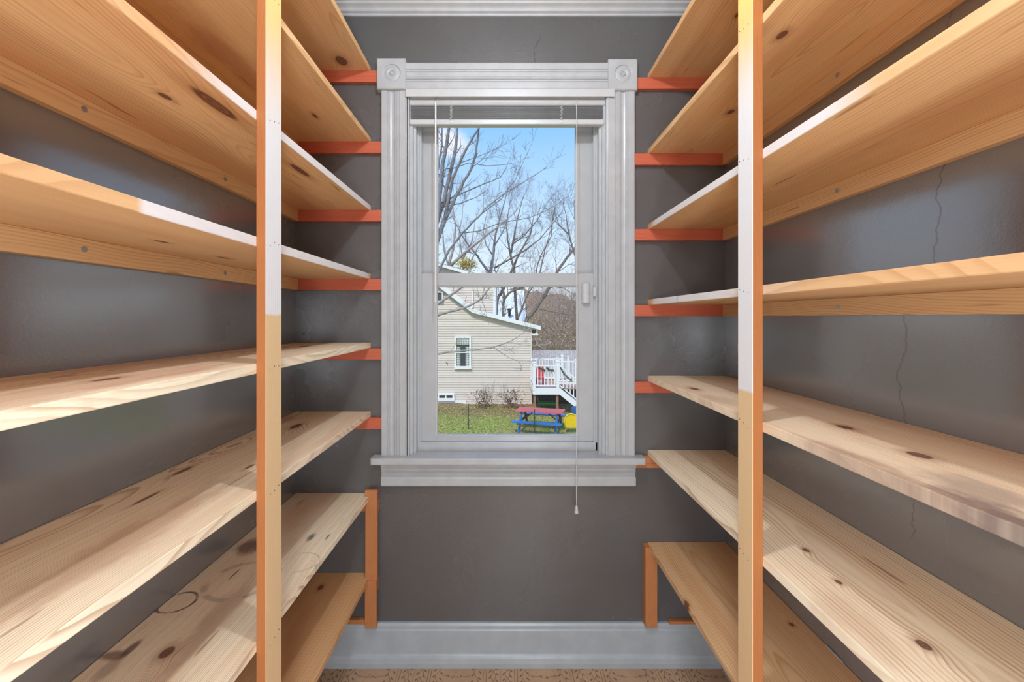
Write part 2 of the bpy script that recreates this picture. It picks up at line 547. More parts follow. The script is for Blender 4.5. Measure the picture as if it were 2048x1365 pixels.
for nm, xw, sg in (('left', XL, 1), ('right', XR, -1)):
    bm = bmesh.new(); prism(bm, [(xw - y * sg, YF, z) for y, z in bs], (0, -YF - 0.03, 0))
    obj('baseboard_' + nm, bm, M_BASEB, kind='structure')

# ------------------------------------------------------------------ window
win = empty('window_1', (0.01, 0, WZ0), kind='structure')
# fluted casing profile: (position across 0..1, projection)
FLUTE = [(0, 0.0), (0, 0.022), (0.03, 0.0245), (0.24, 0.0245), (0.26, 0.021), (0.285, 0.021), (0.30, 0.0245), (0.335, 0.0245), (0.35, 0.0205),
         (0.40, 0.0185), (0.47, 0.0185), (0.53, 0.0215), (0.56, 0.0245), (0.60, 0.0245), (0.615, 0.0205), (0.64, 0.0205), (0.655, 0.0245),
         (0.69, 0.0245), (0.71, 0.0215), (0.73, 0.0245), (0.95, 0.0245), (0.975, 0.027), (1.0, 0.026), (1.0, 0.0)]


def casing(x0, x1, z0, z1, horiz=False, flip=False):
    bm = bmesh.new()
    pr = [(1 - t, p) for t, p in FLUTE] if flip else FLUTE
    if horiz:
        prism(bm, [(x0, -p, z1 - (z1 - z0) * t) for t, p in pr], (x1 - x0, 0, 0))
    else:
        prism(bm, [(x0 + (x1 - x0) * t, -p, z0) for t, p in pr], (0, 0, z1 - z0))
    return bm


obj('casing', casing(-0.489, -0.388, 0.836, 2.283), M_TRIM, win)
obj('casing', casing(0.404, 0.513, 0.836, 2.281, flip=True), M_TRIM, win)
obj('head_casing', casing(-0.392, 0.406, 2.283, 2.390, horiz=True), M_TRIM, win)
for x0, x1, z0, z1, cx, cz in ((-0.504, -0.391, 2.280, 2.403, -0.452, 2.339), (0.406, 0.521, 2.277, 2.400, 0.459, 2.336)):
    cbm = bmesh.new(); ch = 0.004; yb = -0.034
    a = [(x0, 0, z0), (x1, 0, z0), (x1, 0, z1), (x0, 0, z1)]
    cx = (x0 + x1) / 2 + 0.002; cz = (z0 + z1) / 2 + 0.002
    n = 40
    # square block whose front carries a turned rosette
    sq = []
    for k in range(n):
        th = 2 * math.pi * k / n
        dx, dz = math.cos(th), math.sin(th)
        s = min(abs(((x1 - ch if dx > 0 else x0 + ch) - cx) / dx) if abs(dx) > 1e-6 else 9, abs(((z1 - ch if dz > 0 else z0 + ch) - cz) / dz) if abs(dz) > 1e-6 else 9)
        sq.append((cx + dx * s, cz + dz * s))
    for k, c_ in ((5, (x1 - ch, z1 - ch)), (15, (x0 + ch, z1 - ch)), (25, (x0 + ch, z0 + ch)), (35, (x1 - ch, z0 + ch))): sq[k] = c_
    rings_ = []
    outer = [(x0 if abs(x - x0 - ch) < 1e-6 else (x1 if abs(x - x1 + ch) < 1e-6 else x), z0 if abs(z - z0 - ch) < 1e-6 else (z1 if abs(z - z1 + ch) < 1e-6 else z)) for x, z in sq]
    rings_.append([cbm.verts.new((x, 0, z)) for x, z in outer])
    rings_.append([cbm.verts.new((x, yb + ch, z)) for x, z in outer])
    rings_.append([cbm.verts.new((x, yb, z)) for x, z in sq])
    for rr, hh in ((0.0365, 0), (0.0350, 0.0008), (0.0335, 0.0040), (0.030, 0.0045), (0.024, 0.0015), (0.017, 0.0005), (0.0115, 0.0022), (0.0095, 0.0045), (0.0080, 0.0020), (0.0060, -0.0008), (0.0028, -0.0012), (0.0015, 0.001)):
        rings_.append([cbm.verts.new((cx + math.cos(2 * math.pi * k / n) * rr, yb + hh, cz + math.sin(2 * math.pi * k / n) * rr)) for k in range(n)])
    for p, q in zip(rings_, rings_[1:]):
        for k in range(n):
            cbm.faces.new([p[k], p[(k + 1) % n], q[(k + 1) % n], q[k]])
    cbm.faces.new(rings_[-1]); cbm.faces.new(rings_[0][::-1])
    obj('corner_block', cbm, M_TRIM, win)
# stool with horns, apron
bm = bmesh.new()
prism(bm, [(-0.524, -0.0005, 0), (-0.524, -0.050, 0), (-0.520, -0.056, 0), (0.544, -0.056, 0), (0.548, -0.050, 0), (0.548, -0.0005, 0),
           (0.4035, -0.0005, 0), (0.4035, 0.045, 0), (-0.3835, 0.045, 0), (-0.3835, -0.0005, 0)], (0, 0, 0.026))
bmesh.ops.translate(bm, vec=(0, 0, 0.810), verts=bm.verts)
obj('window_stool', bm, M_TRIM, win, bevel=0.007)
ap = [(0, 0.810), (-0.028, 0.810), (-0.028, 0.794), (-0.025, 0.786), (-0.021, 0.783), (-0.021, 0.779), (-0.024, 0.776), (-0.019, 0.768),
      (-0.017, 0.760), (-0.017, 0.757), (-0.022, 0.754), (-0.022, 0.750), (-0.025, 0.746), (-0.025, 0.720), (-0.022, 0.716), (0, 0.716)]
bm = bmesh.new(); extrude_x(bm, ap, -0.489, 0.516)
obj('window_apron', bm, M_TRIM, win)
# jamb lining, stops, liners
for sg, xe in ((1, WX0), (-1, WX1)):
    X = lambda t: xe + sg * t
    bm = bmesh.new(); box(bm, *sorted((X(0), X(0.006))), -0.02, TH, 0.836, WZ1)
    obj('jamb', bm, M_TRIM, win)
    bm = bmesh.new()
    prism(bm, [(X(a), y, 0.836) for a, y in ((0.006, -0.004), (0.016, -0.004), (0.019, 0.0), (0.020, 0.006), (0.027, 0.009), (0.0285, 0.014), (0.0285, 0.040), (0.006, 0.040))], (0, 0, 1.454))
    obj('window_stop', bm, M_TRIM, win)
    bm = bmesh.new()
    prism(bm, [(X(a), y, 0.836) for a, y in ((0.006, 0.040), (0.034, 0.040), (0.034, 0.046), (0.0425, 0.046), (0.0425, 0.052), (0.036, 0.052), (0.036, 0.078),
                                            (0.0425, 0.078), (0.0425, 0.084), (0.036, 0.084), (0.036, 0.12), (0.006, 0.12))], (0, 0, 1.454))
    obj('jamb_liner', bm, M_VINYL, win)
bm = B(WX0, WX1, -0.02, TH, WZ1 - 0.006, WZ1); obj('head_jamb', bm, M_TRIM, win)
bm = B(WX0 + 0.006, WX1 - 0.006, 0.046, TH + 0.03, 0.800, 0.856); obj('sill', bm, M_VINYL, win)
bm = B(-0.352, 0.383, 0.040, 0.052, 0.836, 0.8725); obj('sill_stop', bm, M_TRIM, win, bevel=0.0015)


def glass_mat():
    m = bpy.data.materials.new('window_glass'); m.use_nodes = True
    nt = m.node_tree; nt.nodes.clear(); g = G(nt)
    out = g.new('ShaderNodeOutputMaterial'); mixn = g.new('ShaderNodeMixShader')
    tr = g.new('ShaderNodeBsdfTransparent'); df = g.new('ShaderNodeBsdfDiffuse')
    tr.inputs['Color'].default_value = (0.985, 0.99, 0.99, 1); df.inputs['Color'].default_value = (0.8, 0.8, 0.8, 1)
    mixn.inputs[0].default_value = 0.012          # a trace of dust on clear glass
    nt.links.new(tr.outputs[0], mixn.inputs[1]); nt.links.new(df.outputs[0], mixn.inputs[2])
    nt.links.new(mixn.outputs[0], out.inputs[0])
    return m


M_GLASS = glass_mat()


def sash(name, x0, x1, z0, z1, gx0, gx1, gz0, gz1, y, t, label):
    s = empty(name, ((x0 + x1) / 2, y, z0), parent=None)
    s.parent = win; s.location = Vector(((x0 + x1) / 2, y, z0)) - win.location
    if label: s['label'] = label
    bm = bmesh.new()
    box(bm, x0, gx0 - 0.004, y, y + t, z0, z1); box(bm, gx1 + 0.004, x1, y, y + t, z0, z1)
    box(bm, gx0 - 0.004, gx1 + 0.004, y, y + t, z0, gz0 - 0.004); box(bm, gx0 - 0.004, gx1 + 0.004, y, y + t, gz1 + 0.004, z1)
    obj('sash_frame', bm, M_VINYL, s)
    bm = bmesh.new()   # glazing bead, sloped
    for a, b_, c, d in (((gx0 - .004), gx0, gz0, gz1), (gx1, gx1 + .004, gz0, gz1)):
        box(bm, a, b_, y + 0.004, y + t - 0.004, c - 0.004, d + 0.004)
    box(bm, gx0, gx1, y + 0.004, y + t - 0.004, gz0 - 0.004, gz0); box(bm, gx0, gx1, y + 0.004, y + t - 0.004, gz1, gz1 + 0.004)
    obj('glazing_bead', bm, M_BLIND, s)
    obj('pane', B(gx0 - 0.001, gx1 + 0.001, y + t * 0.5 - 0.002, y + t * 0.5 + 0.002, gz0 - 0.001, gz1 + 0.001), M_GLASS, s)
    return s


sash('lower_sash', -0.3485, 0.3685, 0.8735, 1.565, -0.280, 0.297, 0.898, 1.512, 0.0525, 0.025, None)
sash('upper_sash', -0.3485, 0.3685, 1.512, 2.283, -0.282, 0.296, 1.570, 2.190, 0.085, 0.028, None)
for zt in (2.09, 1.60):
    pass

# ------------------------------------------------------------------ blind
bl = empty('window_blind', (0.01, 0.0, 2.284), 'white metal mini blind pulled right up at the top of the window', 'blind')
obj('valance', B(-0.391, 0.430, -0.034, -0.0275, 2.251, 2.281), M_BLIND, bl, bevel=0.001)
bm = bmesh.new()
prism(bm, [(-0.378, y, z) for y, z in ((-0.012, 2.263), (0.014, 2.263), (0.014, 2.229), (-0.008, 2.229), (-0.012, 2.233), (-0.010, 2.240), (-0.014, 2.247), (-0.010, 2.255))], (0.775, 0, 0))
obj('headrail', bm, M_BLIND, bl)
rnd = random.Random(3)
slat = None
for k in range(17):
    zc = 2.2255 - k * 0.00305
    if slat is None:
        bm = bmesh.new()
        pr = [(-0.0125 + 0.025 * i / 5, 0.0016 * math.sin(math.pi * i / 5)) for i in range(6)]
        prism(bm, [(-0.376, y, zc + z) for y, z in pr] + [(-0.376, y, zc + z - 0.0004) for y, z in reversed(pr)], (0.766, 0, 0))
        slat = obj('slat', bm, M_SLAT, bl); base_loc = slat.location.copy()
    else:
        s = slat.copy(); COL.objects.link(s); s.parent = bl
        s.location = base_loc + Vector((rnd.uniform(-.0015, .0015), rnd.uniform(-.001, .001), -k * 0.00305))
obj('bottom_rail', B(-0.379, 0.394, -0.014, 0.012, 2.150, 2.171), M_BLIND, bl, bevel=0.004)
for xc in (-0.213, 0.224):
    bm = bmesh.new()
    pts = []
    for i in range(64):
        t = i / 63
        pts.append((xc + 0.0075 * math.sin(i * 2.1) * (0.5 + 0.5 * rnd.random()), -0.017 - 0.003 * rnd.random(), 2.222 - 0.058 * t + 0.003 * math.cos(i * 1.7)))
    tube(bm, pts, 0.0007, 4)
    tube(bm, [(xc, -0.014, 2.250), (xc + 0.001, -0.017, 2.235), (xc, -0.017, 2.222)], 0.0009, 5)
    obj('ladder_string', bm, M_CORD, bl)
    bm = bmesh.new(); lathe(bm, (xc, -0.014, 2.161), (0, -1, 0), [(0.006, 0), (0.006, 0.002), (0.003, 0.004), (0, 0.004)], 16)
    obj('string_button', bm, M_CLEAR, bl)
bm = bmesh.new(); tube(bm, [(-0.274, -0.022, 2.236), (-0.2735, -0.024, 1.9), (-0.2745, -0.022, 1.444)], 0.0034, 8)
obj('tilt_wand', bm, M_CLEAR, bl)
bm = bmesh.new(); tube(bm, [(-0.274, -0.014, 2.254), (-0.276, -0.02, 2.247), (-0.2715, -0.024, 2.243), (-0.273, -0.022, 2.236)], 0.0013, 6)
obj('wand_hook', bm, M_SCREW, bl)
cord = empty('pull_cord', (0.276, -0.03, 2.25)); cord.parent = bl; cord.location = Vector((0.276, -0.03, 2.25)) - bl.location
bm = bmesh.new()
for dx in (-0.0013, 0.0013):
    tube(bm, [(0.283 + dx, -0.016, 2.252), (0.281 + dx * 0.5, -0.036, 2.15), (0.2785 + dx * 0.3, -0.046, 1.6), (0.276 + dx * .8, -0.062, 0.845), (0.2755 + dx, -0.064, 0.75), (0.2755 + dx * .4, -0.064, 0.657)], 0.0009, 5)
obj('cord', bm, M_CORD, cord)
bm = bmesh.new(); lathe(bm, (0.2755, -0.064, 0.629), (0, 0, 1), [(0.0, 0.0), (0.0078, 0.0), (0.0082, 0.002), (0.0045, 0.028), (0.0, 0.029)], 20)
obj('cord_tassel', bm, M_BLIND, cord, smooth=False)

# alarm contact
sen = empty('alarm_sensor', (0.332, 0.051, 1.443), 'white rounded alarm contact stuck on the right stile of the lower sash', 'sensor')
bm = bmesh.new()
prism(bm, [(0.332 + 0.0175 * math.cos(a), 0.0505 - (0.002 + 0.015 * math.sin(a)), 1.443) for a in [math.pi * i / 10 for i in range(11)]] + [(0.3145, 0.0505, 1.443), (0.3495, 0.0505, 1.443)], (0, 0, 0.080))
obj('sensor_case', bm, M_BLIND, sen)
bm = bmesh.new(); lathe(bm, (0.343, 0.0360, 1.487), (0, -1, 0), [(0.0012, 0), (0.0012, 0.0008), (0, 0.0008)], 10); obj('sensor_light', bm, M_DARK, sen)
mg = obj('alarm_magnet', B(0.3585, 0.370, 0.028, 0.0395, 1.468, 1.507), M_BLIND, bevel=0.003)
tag(mg, 'small white alarm magnet stuck on the window stop beside the larger contact', 'sensor')

# ------------------------------------------------------------------ shelving
def on_plane(px, py, z):
    """(x, y) on horizontal plane z seen at pixel"""
    d = (z - CZ) * F / (CYP - py)
    return ((px - CXP) * d / F, d - D0)


T = 0.0215
DARK_ST = lin(96, 76, 66); GREY_ST = lin(112, 96, 88); RED_STAIN_SHADE = lin(172, 96, 58); SKY_GLOSS = lin(232, 234, 240)  # last colour paints the sky's pale gloss on edges and posts

FXL, FXR = -0.536, 0.570


def kn(side, z, face, lst):
    """knots given by pixel -> (u, v, r, stretch)"""
    out = []
    for px, py, r, s in lst:
        x, y = on_plane(px, py, z + (T if face == 't' else 0))
        u = (FXL - x) if side == 'L' else (x - FXR)
        out.append((u, -y, r, s))
    return out


def st(side, z, face, lst):
    out = []
    for px, py, ru, rv, c, s in lst:
        x, y = on_plane(px, py, z + (T if face == 't' else 0))
        u = (FXL - x) if side == 'L' else (x - FXR)
        out.append((u, -y, ru, rv, c, s))
    return out


LEND = -1.66
LEFT = [  # z underside, front-edge end y, knots, extras
    dict(z=2.361, kn=[(683, 122, .020, 1.5)], a0=.02, h0=.03, sp=.009, base=PINE_SHADED),
    dict(z=2.080, kn=[(630, 232, .007, 2.6)], st=[(470, 130, .05, .25, RED_STAIN_SHADE, .45)], a0=.30, h0=.05, sp=.006, base=PINE_SHADED),
    dict(z=1.809, kn=[(330, 193, .008, 2.0), (600, 341, .010, 5), (432, 210, .014, 5)], a0=.10, h0=.03, sp=.0068, base=PINE_SHADED,
         sky_gloss=[((-.01, .0012), (-.02, .95), (-.01, .03), SKY_GLOSS, .72, .05, .10)]),  # sky gloss painted along the front edge
    dict(z=1.536, kn=[(325, 484, .006, 3), (447, 516, .006, 4)], a0=.32, h0=.05, sp=.005, base=PINE_SHADED,
         sky_gloss=[((-.01, .0012), (.03, 1.10), (-.01, .03), SKY_GLOSS, .72, .03, .01)]),
    dict(z=1.261, face='t', kn=[(214, 759, .010, 2.5), (608, 693, .012, 2.4), (575, 695, .010, 2.0)], st=[(60, 790, .07, .5, RED_STAIN_SHADE, .35), (330, 752, .02, .2, RED_STAIN_SHADE, .3)], a0=.22, h0=.06, sp=.005),  # long reddish streaks paint the post's shadow on the board
    dict(z=.986, face='t', kn=[(592, 853, .014, 2.6), (366, 942, .006, 5), (499, 934, .006, 3.5), (293, 997, .004, 8)],
         st=[(250, 1085, .05, .30, lin(176, 128, 96), .55), (560, 840, .06, .10, lin(170, 110, 80), .4)], a0=.30, h0=.05, sp=.0048),
    dict(z=.660, face='t', kn=[(333, 1306, .013, 1.4)], a0=.38, h0=.04, sp=.004,
         st=[(500, 1092, .05, .06, lin(120, 84, 76), .85), (622, 1076, .012, .035, lin(70, 62, 62), .8), (655, 1075, .006, .03, lin(70, 62, 62), .8),
             (468, 1150, .003, .03, lin(70, 66, 70), .9), (222, 1312, .035, .016, lin(112, 78, 68), .75), (262, 1299, .010, .03, lin(96, 66, 62), .8), (215, 1340, .02, .04, lin(140, 104, 88), .5),
             (430, 1240, .035, .25, lin(158, 118, 98), .45)],
         rg=[(355, 1206, .040, .005, .85), (485, 1160, .085, .012, .35), (600, 1125, .05, .004, .3)]),
    dict(z=.341, face='t', kn=[(641, 1176, .010, 1.6)], a0=.30, h0=.05, sp=.006, base=lin(214, 168, 120)),
]
RIGHT = [
    dict(z=2.334, kn=[(1475, 30, .006, 2)], a0=.14, h0=.03, sp=.0075, base=PINE_SHADED),
    dict(z=2.033, kn=[(1564, 70, .010, 1.7), (1462, 224, .011, 1.7)], a0=.16, h0=.02, sp=.007, base=PINE_SHADED),
    dict(z=1.734, kn=[], a0=.17, h0=.022, sp=.0085, base=PINE_SHADED, drift=.5, sky_gloss=[((-.01, .0012), (.06, 1.02), (-.01, .03), SKY_GLOSS, .72, .04, .08)]),  # front edge whitened with painted sky gloss
    dict(z=1.433, kn=[], a0=.25, h0=.05, sp=.006, base=PINE_SHADED, fk=[(.0, .30, .007, 1.0)],
         sky_gloss=[((-.01, .0012), (.06, .75), (-.01, .03), SKY_GLOSS, .72, .03, .20)]),
    dict(z=1.129, face='t', kn=[(1388, 778, .012, 2.2), (1690, 855, .014, 1.7), (1838, 911, .013, 1.6)], a0=.34, h0=.06, sp=.0065, grain=.3,
         st=[(1850, 1020, .085, .20, lin(120, 100, 94), .9), (2020, 1070, .10, .14, lin(112, 94, 88), .9), (1720, 935, .06, .20, lin(150, 120, 104), .65),
             (1440, 800, .05, .10, lin(186, 140, 112), .4), (1960, 985, .05, .10, lin(130, 112, 108), .55)]),
    dict(z=.832, face='t', kn=[(1612, 1101, .007, 1.3), (1677, 1165, .006, 1.5), (1847, 1291, .009, 1.4)], a0=.16, h0=.030, sp=.0078, drift=.6,
         st=[(1700, 1245, .05, .12, lin(190, 142, 108), .35)], ),  # brown streak paints the post's shadow
    dict(z=.464, face='t', kn=[(1372, 1207, .008, 2.0), (1583, 1250, .008, 1.2)], a0=.15, h0=.028, sp=.0068, drift=.6, base=lin(222, 182, 136)),
]

SCREW_MESH = None


def screw_bm():
    bm = bmesh.new()
    n = 14; r = 0.0058; h = 0.0016; sl = 0.0010
    # two half-domes either side of a slot
    for sgn in (1, -1):
        pts = [(sgn * sl, math.sqrt(r * r - sl * sl)), ]
        arc = []
        a0 = math.acos(sl / r)
        for i in range(n + 1):
            a = a0 - 2 * a0 * i / n
            arc.append((sgn * r * math.cos(a), r * math.sin(a)))
        prism(bm, [(p[0], p[1], 0) for p in arc], (0, 0, h))
    vs = []
    prism(bm, [(r * .97 * math.cos(2 * math.pi * i / 16), r * .97 * math.sin(2 * math.pi * i / 16), -0.002) for i in range(16)], (0, 0, 0.0024))
    bmesh.ops.recalc_face_normals(bm, faces=bm.faces)
    me = bpy.data.meshes.new('screw'); bm.to_mesh(me); bm.free(); me.materials.append(M_SCREW)
    return me


SCREW_MESH = screw_bm()


def add_screw(parent, pos, normal, ang):
    s = bpy.data.objects.new('screw', SCREW_MESH); COL.objects.link(s); s.parent = parent
    s.location = Vector(pos) - worldloc(parent)
    q = Vector(normal).to_track_quat('Z', 'Y')
    s.rotation_euler = (q @ Matrix.Rotation(ang, 3, 'Z').to_quaternion()).to_euler()
    return s


RB = lin(196, 100, 70); RBL = lin(152, 64, 44)


def unit(side, data, label):
    sg = -1 if side == 'L' else 1                 # outward (towards the wall)
    fx = FXL if side == 'L' else FXR
    wx = XL if side == 'L' else XR
    root = empty('shelving_unit', (fx, -0.8, 0), label, 'shelves')
    rr = random.Random(5 if side == 'L' else 8)
    for i, s in enumerate(data):
        z = s['z']; face = s.get('face', 'b')
        knots = kn(side, z, face, s.get('kn', [])) + list(s.get('fk', []))
        rings = []
        for px, py, r_, w_, st_ in s.get('rg', []):
            x, y = on_plane(px, py, z + T)
            rings.append((abs(x - fx), -y, r_, w_, st_))
        mt = wood('pine_shelf_%s%d' % (side, i), 3.0 + i * 1.7 + (20 if side == 'R' else 0), ((0, sg), (1, -1), (2, 1)), base=s.get('base', PINE_LIT),
                  spacing=s['sp'], a0=s['a0'], h0=s['h0'], knots=knots, stains_shadows=st(side, z, face, s.get('st', [])), rings=rings,
                  grain=s.get('grain', .55 if face == 't' else .42), patches=s.get('sky_gloss', ()), drift=s.get('drift', 1.0))
        bm = B(*sorted((fx, wx - sg * 0.0008)), LEND, -0.0008, z, z + T)
        obj('shelf', bm, mt, root, origin=(fx, 0, z), bevel=0.0016)
        # side batten with screws
        low = i >= len(data) - (2 if side == 'L' else 1)
        bmt = wood('pine_batten_%s%d' % (side, i), 40 + i * 2.3 + (9 if side == 'R' else 0), ((2, 1), (1, -1), (0, 1)), base=lin(224, 180, 130), a0=-.06 + .02 * (i % 3), h0=.03, spacing=.006, grain=.45,
                   tone=(.85, .75, .6))
        bm = B(*sorted((wx, wx - sg * 0.019)), LEND, -0.0195, z - 0.045, z - 0.0003)
        bt = obj('side_batten', bm, bmt, root, origin=(wx, 0, z - 0.045), bevel=0.001)
        ys = (-0.471, -0.896, -1.32) if side == 'L' else (-0.19, -0.614, -1.04, -1.46)
        for y in ys:
            add_screw(bt, (wx - sg * 0.019, y, z - 0.022 + rr.uniform(-.002, .002)), (-sg, 0, 0), rr.uniform(0, 3))
        # back batten on the window wall
        red = z > (.95 if side == 'L' else 1.0)
        cbase, clate = (RB, RBL) if red else (lin(192, 122, 76), lin(154, 86, 50))
        bk = wood('red_batten_%s%d' % (side, i), 70 + i * 1.3, ((2, 1), (0, 1), (1, 1)), base=cbase, late=clate, a0=-.05, h0=.03, spacing=.005, tone=(.8, .7, .6), grain=.5)
        if side == 'L':
            x1 = {0: -0.505, 6: -0.501, 7: -0.506}.get(i, -0.4895)
            x0 = wx + 0.0003
        else:
            x0 = {0: 0.5215, 6: 0.598}.get(i, 0.5135)
            x1 = wx - 0.0003
        bm = B(x0, x1, -0.019, 0, z - 0.045, z - 0.0003)
        ob = obj('back_batten', bm, bk, root, origin=(x0, 0, z - 0.045), bevel=0.001)
    # the post in front of the shelf edges
    y0, y1 = (-0.803, -0.7385) if side == 'L' else (-0.779, -0.7195)
    t = 0.0215 if side == 'L' else 0.0235
    pb = lin(176, 110, 62); LIT_FACE = ((-1, 1), (-1, 3), (-.001, .0010), lin(238, 202, 152), .85, .01, .01)  # aisle face painted lit, the rest left darker as if shaded
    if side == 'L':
        patch = [LIT_FACE, ((-1, 1), (1.389, 1.92), (-.001, .0010), SKY_GLOSS, .80, .004, .16), ((-1, 1), (2.05, 3.0), (-.001, .0010), lin(248, 196, 96), .75, .16, .02)]  # white band paints sky light, amber top paints lamp glow
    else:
        patch = [LIT_FACE, ((-1, 1), (1.216, 1.95), (-.001, .0010), SKY_GLOSS, .80, .004, .13), ((-1, 1), (2.03, 3.0), (-.001, .0010), lin(248, 196, 96), .75, .13, .02)]  # sky light and warm lamp glow painted on this post too
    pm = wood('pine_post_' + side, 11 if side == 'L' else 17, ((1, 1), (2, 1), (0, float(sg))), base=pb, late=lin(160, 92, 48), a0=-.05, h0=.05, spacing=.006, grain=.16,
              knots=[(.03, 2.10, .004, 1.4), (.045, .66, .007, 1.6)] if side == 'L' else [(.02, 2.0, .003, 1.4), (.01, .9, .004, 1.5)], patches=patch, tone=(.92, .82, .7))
    xin = fx - sg * t
    bm = B(*sorted((xin, fx)), y0, y1, 0.0, ZC - 0.002)
    po = obj('post', bm, pm, root, origin=(xin, y0, 0), bevel=0.001)
    bm = bmesh.new()
    for s in data:
        for k in range(3):
            yy = y0 + 0.016 + k * 0.018; zz = s['z'] + T * .5 + (k - 1) * 0.004 + rr.uniform(-.003, .003)
            lathe(bm, (xin + sg * .001, yy, zz), (-sg, 0, 0), [(0.0013, 0), (0.0013, 0.0014), (0, 0.0014)], 8)
    nl = obj('nail_heads', bm, M_DARK, po); nl['kind'] = 'stuff'
    # legs standing on the baseboard against the window wall, strip lying on the baseboard
    lm = wood('leg_' + side, 90, ((0, 1), (2, 1), (1, 1)), base=lin(190, 124, 76), late=lin(156, 92, 54), a0=-.04, h0=.04, spacing=.007, grain=.4, tone=(.85, .75, .6))
    if side == 'L':
        obj('leg', B(-0.548, -0.501, -0.0385, -0.0195, .706 - .045, .706), lm, root, origin=(-.548, 0, .6), bevel=.001)
        obj('leg', B(-0.547, -0.501, -0.0385, -0.0195, .352, .661), lm, root, origin=(-.547, 0, .36), bevel=.001)
        obj('leg', B(-0.549, -0.5035, -0.0375, -0.0195, 0.166, .351), lm, root, origin=(-.549, 0, .17), bevel=.001)
        obj('base_strip', B(XL + .001, -0.549, -0.020, -0.001, 0.1685, 0.186), lm, root, origin=(-.83, 0, .17), bevel=.001)
    else:
        obj('leg', B(0.550, 0.596, -0.0385, -0.001, 0.1685, .482), lm, root, origin=(.55, 0, .17), bevel=.001)
        obj('base_strip', B(0.650, XR - .001, -0.020, -0.001, 0.1685, 0.180), lm, root, origin=(.65, 0, .17), bevel=.001)
    return root


unit('L', LEFT, 'tall built-in knotty pine shelves on the left wall, eight shelves and one post')
unit('R', RIGHT, 'tall built-in knotty pine shelves on the right wall, seven shelves and one post')

# pale curled scrap of caulk behind the lowest right shelf
zz = .464 + T
bm = bmesh.new()
pp = [(1650, 1299), (1656, 1302), (1661, 1312), (1666, 1322), (1673, 1327), (1678, 1330), (1681, 1325), (1684, 1330), (1685, 1338)]
pts = []
for k, (px, py) in enumerate(pp):
    d = (XR - 0.006) * F / (px - CXP)
    pts.append((XR - 0.0045 - 0.001 * (k % 2), d - D0, max(zz + 0.003, CZ + (CYP - py) * d / F)))
tube(bm, pts, 0.0014, 5)
s = obj('caulk_scrap', bm, plain('pale_caulk', lin(190, 188, 182), 0.7))
tag(s, 'curled pale scrap of old caulk behind the back edge of the lowest right shelf', 'scrap')

# ================================================================== OUTSIDE
GZ = CZ - 4.15
M_SIDING = plain('beige_vinyl_siding', lin(218, 205, 190), 0.55, var=0.03, scale=3)
M_SIDING2 = plain('beige_upper_siding', lin(224, 210, 196), 0.55, var=0.03, scale=3)
M_WHITE = plain('white_exterior_paint', lin(238, 238, 236), 0.5, var=0.02)
M_ROOF = plain('gray_roof', lin(150, 146, 142), 0.9, scale=80)
M_DARKROOM = plain('dark_room_backing', lin(60, 70, 72), 0.08, var=0.1, scale=5)
M_BARK = plain('grey_maple_bark', lin(150, 146, 150), 0.9, var=0.2, scale=25)
M_BARK2 = plain('brown_bark', lin(138, 124, 114), 0.9, var=0.2, scale=25)
M_BARK3 = plain('pale_bark', lin(176, 166, 158), 0.9, var=0.15, scale=25)


def ground_mat():
    m, g, b = newmat('lawn')
    x, y, z, co = g.objco()
    n = g.noise(co, 0.55, 4, 0.6); f = g.noise(co, 9, 4, 0.7); h = g.noise(co, 40, 2)
    nh = g.step(y + (n - 0.5) * 2.4, 15.6, 17.6)
    grass = g.mix(g.step(f, 0.35, 0.65), lin(122, 150, 60), lin(170, 172, 92))
    grass = g.mix(g.step(n + (f - .5) * .5, 0.50, 0.62) * 0.6, grass, lin(176, 154, 104))
    dirt = g.mix(g.step(f, 0.3, 0.7), lin(112, 86, 64), lin(166, 138, 110))
    col = g.mix(nh * 0.85, grass, dirt)
    col = g.mix(g.step(h, 0.66, 0.72) * 0.7, col, lin(196, 168, 116))
    g.put(b.inputs['Base Color'], col); b.inputs['Roughness'].default_value = 0.95
    b.inputs['Specular IOR Level'].default_value = 0.1
    return m


bm = bmesh.new(); box(bm, -60, 60, 1.2, 140, GZ - 0.2, GZ)
g0 = obj('ground', bm, ground_mat(), origin=(0, 0, GZ)); tag(g0, kind='structure')

# grass tufts and fallen leaves (nobody could count them)
rn = random.Random(11)
bm = bmesh.new()
for i in range(9000):
    y = rn.uniform(12.6, 18.6); x = rn.uniform(-3.4, 3.6)
    if rn.random() < 0.15: x = rn.uniform(-5, 6)
    h = rn.uniform(.03, .075); a = rn.uniform(0, 3.14); dx, dy = math.cos(a) * .012, math.sin(a) * .012
    q = [bm.verts.new((x - dx, y - dy, GZ)), bm.verts.new((x + dx, y + dy, GZ)), bm.verts.new((x + rn.uniform(-.02, .02), y + rn.uniform(-.02, .02), GZ + h))]
    bm.faces.new(q)
o = obj('grass', bm, plain('grass_blades', lin(160, 172, 86), 0.8, var=.25, scale=2), origin=(0, 15, GZ)); tag(o, 'short green lawn grass between the window and the beige house', 'grass', kind='stuff')
bm = bmesh.new()
for i in range(5200):
    y = rn.uniform(12.8, 19.2); x = rn.uniform(-3.4, 3.9)
    s = rn.uniform(.02, .045); a = rn.uniform(0, 6.28); t = rn.uniform(.0, .03)
    c = Vector((x, y, GZ + .012 + t * .6))
    e1 = Vector((math.cos(a), math.sin(a), rn.uniform(-.3, .3))) * s; e2 = Vector((-math.sin(a), math.cos(a), rn.uniform(-.3, .5))) * s * .7
    f = bm.faces.new([bm.verts.new(c - e1), bm.verts.new(c + e2), bm.verts.new(c + e1), bm.verts.new(c - e2)])
    f.material_index = rn.choice((0, 0, 1, 2))
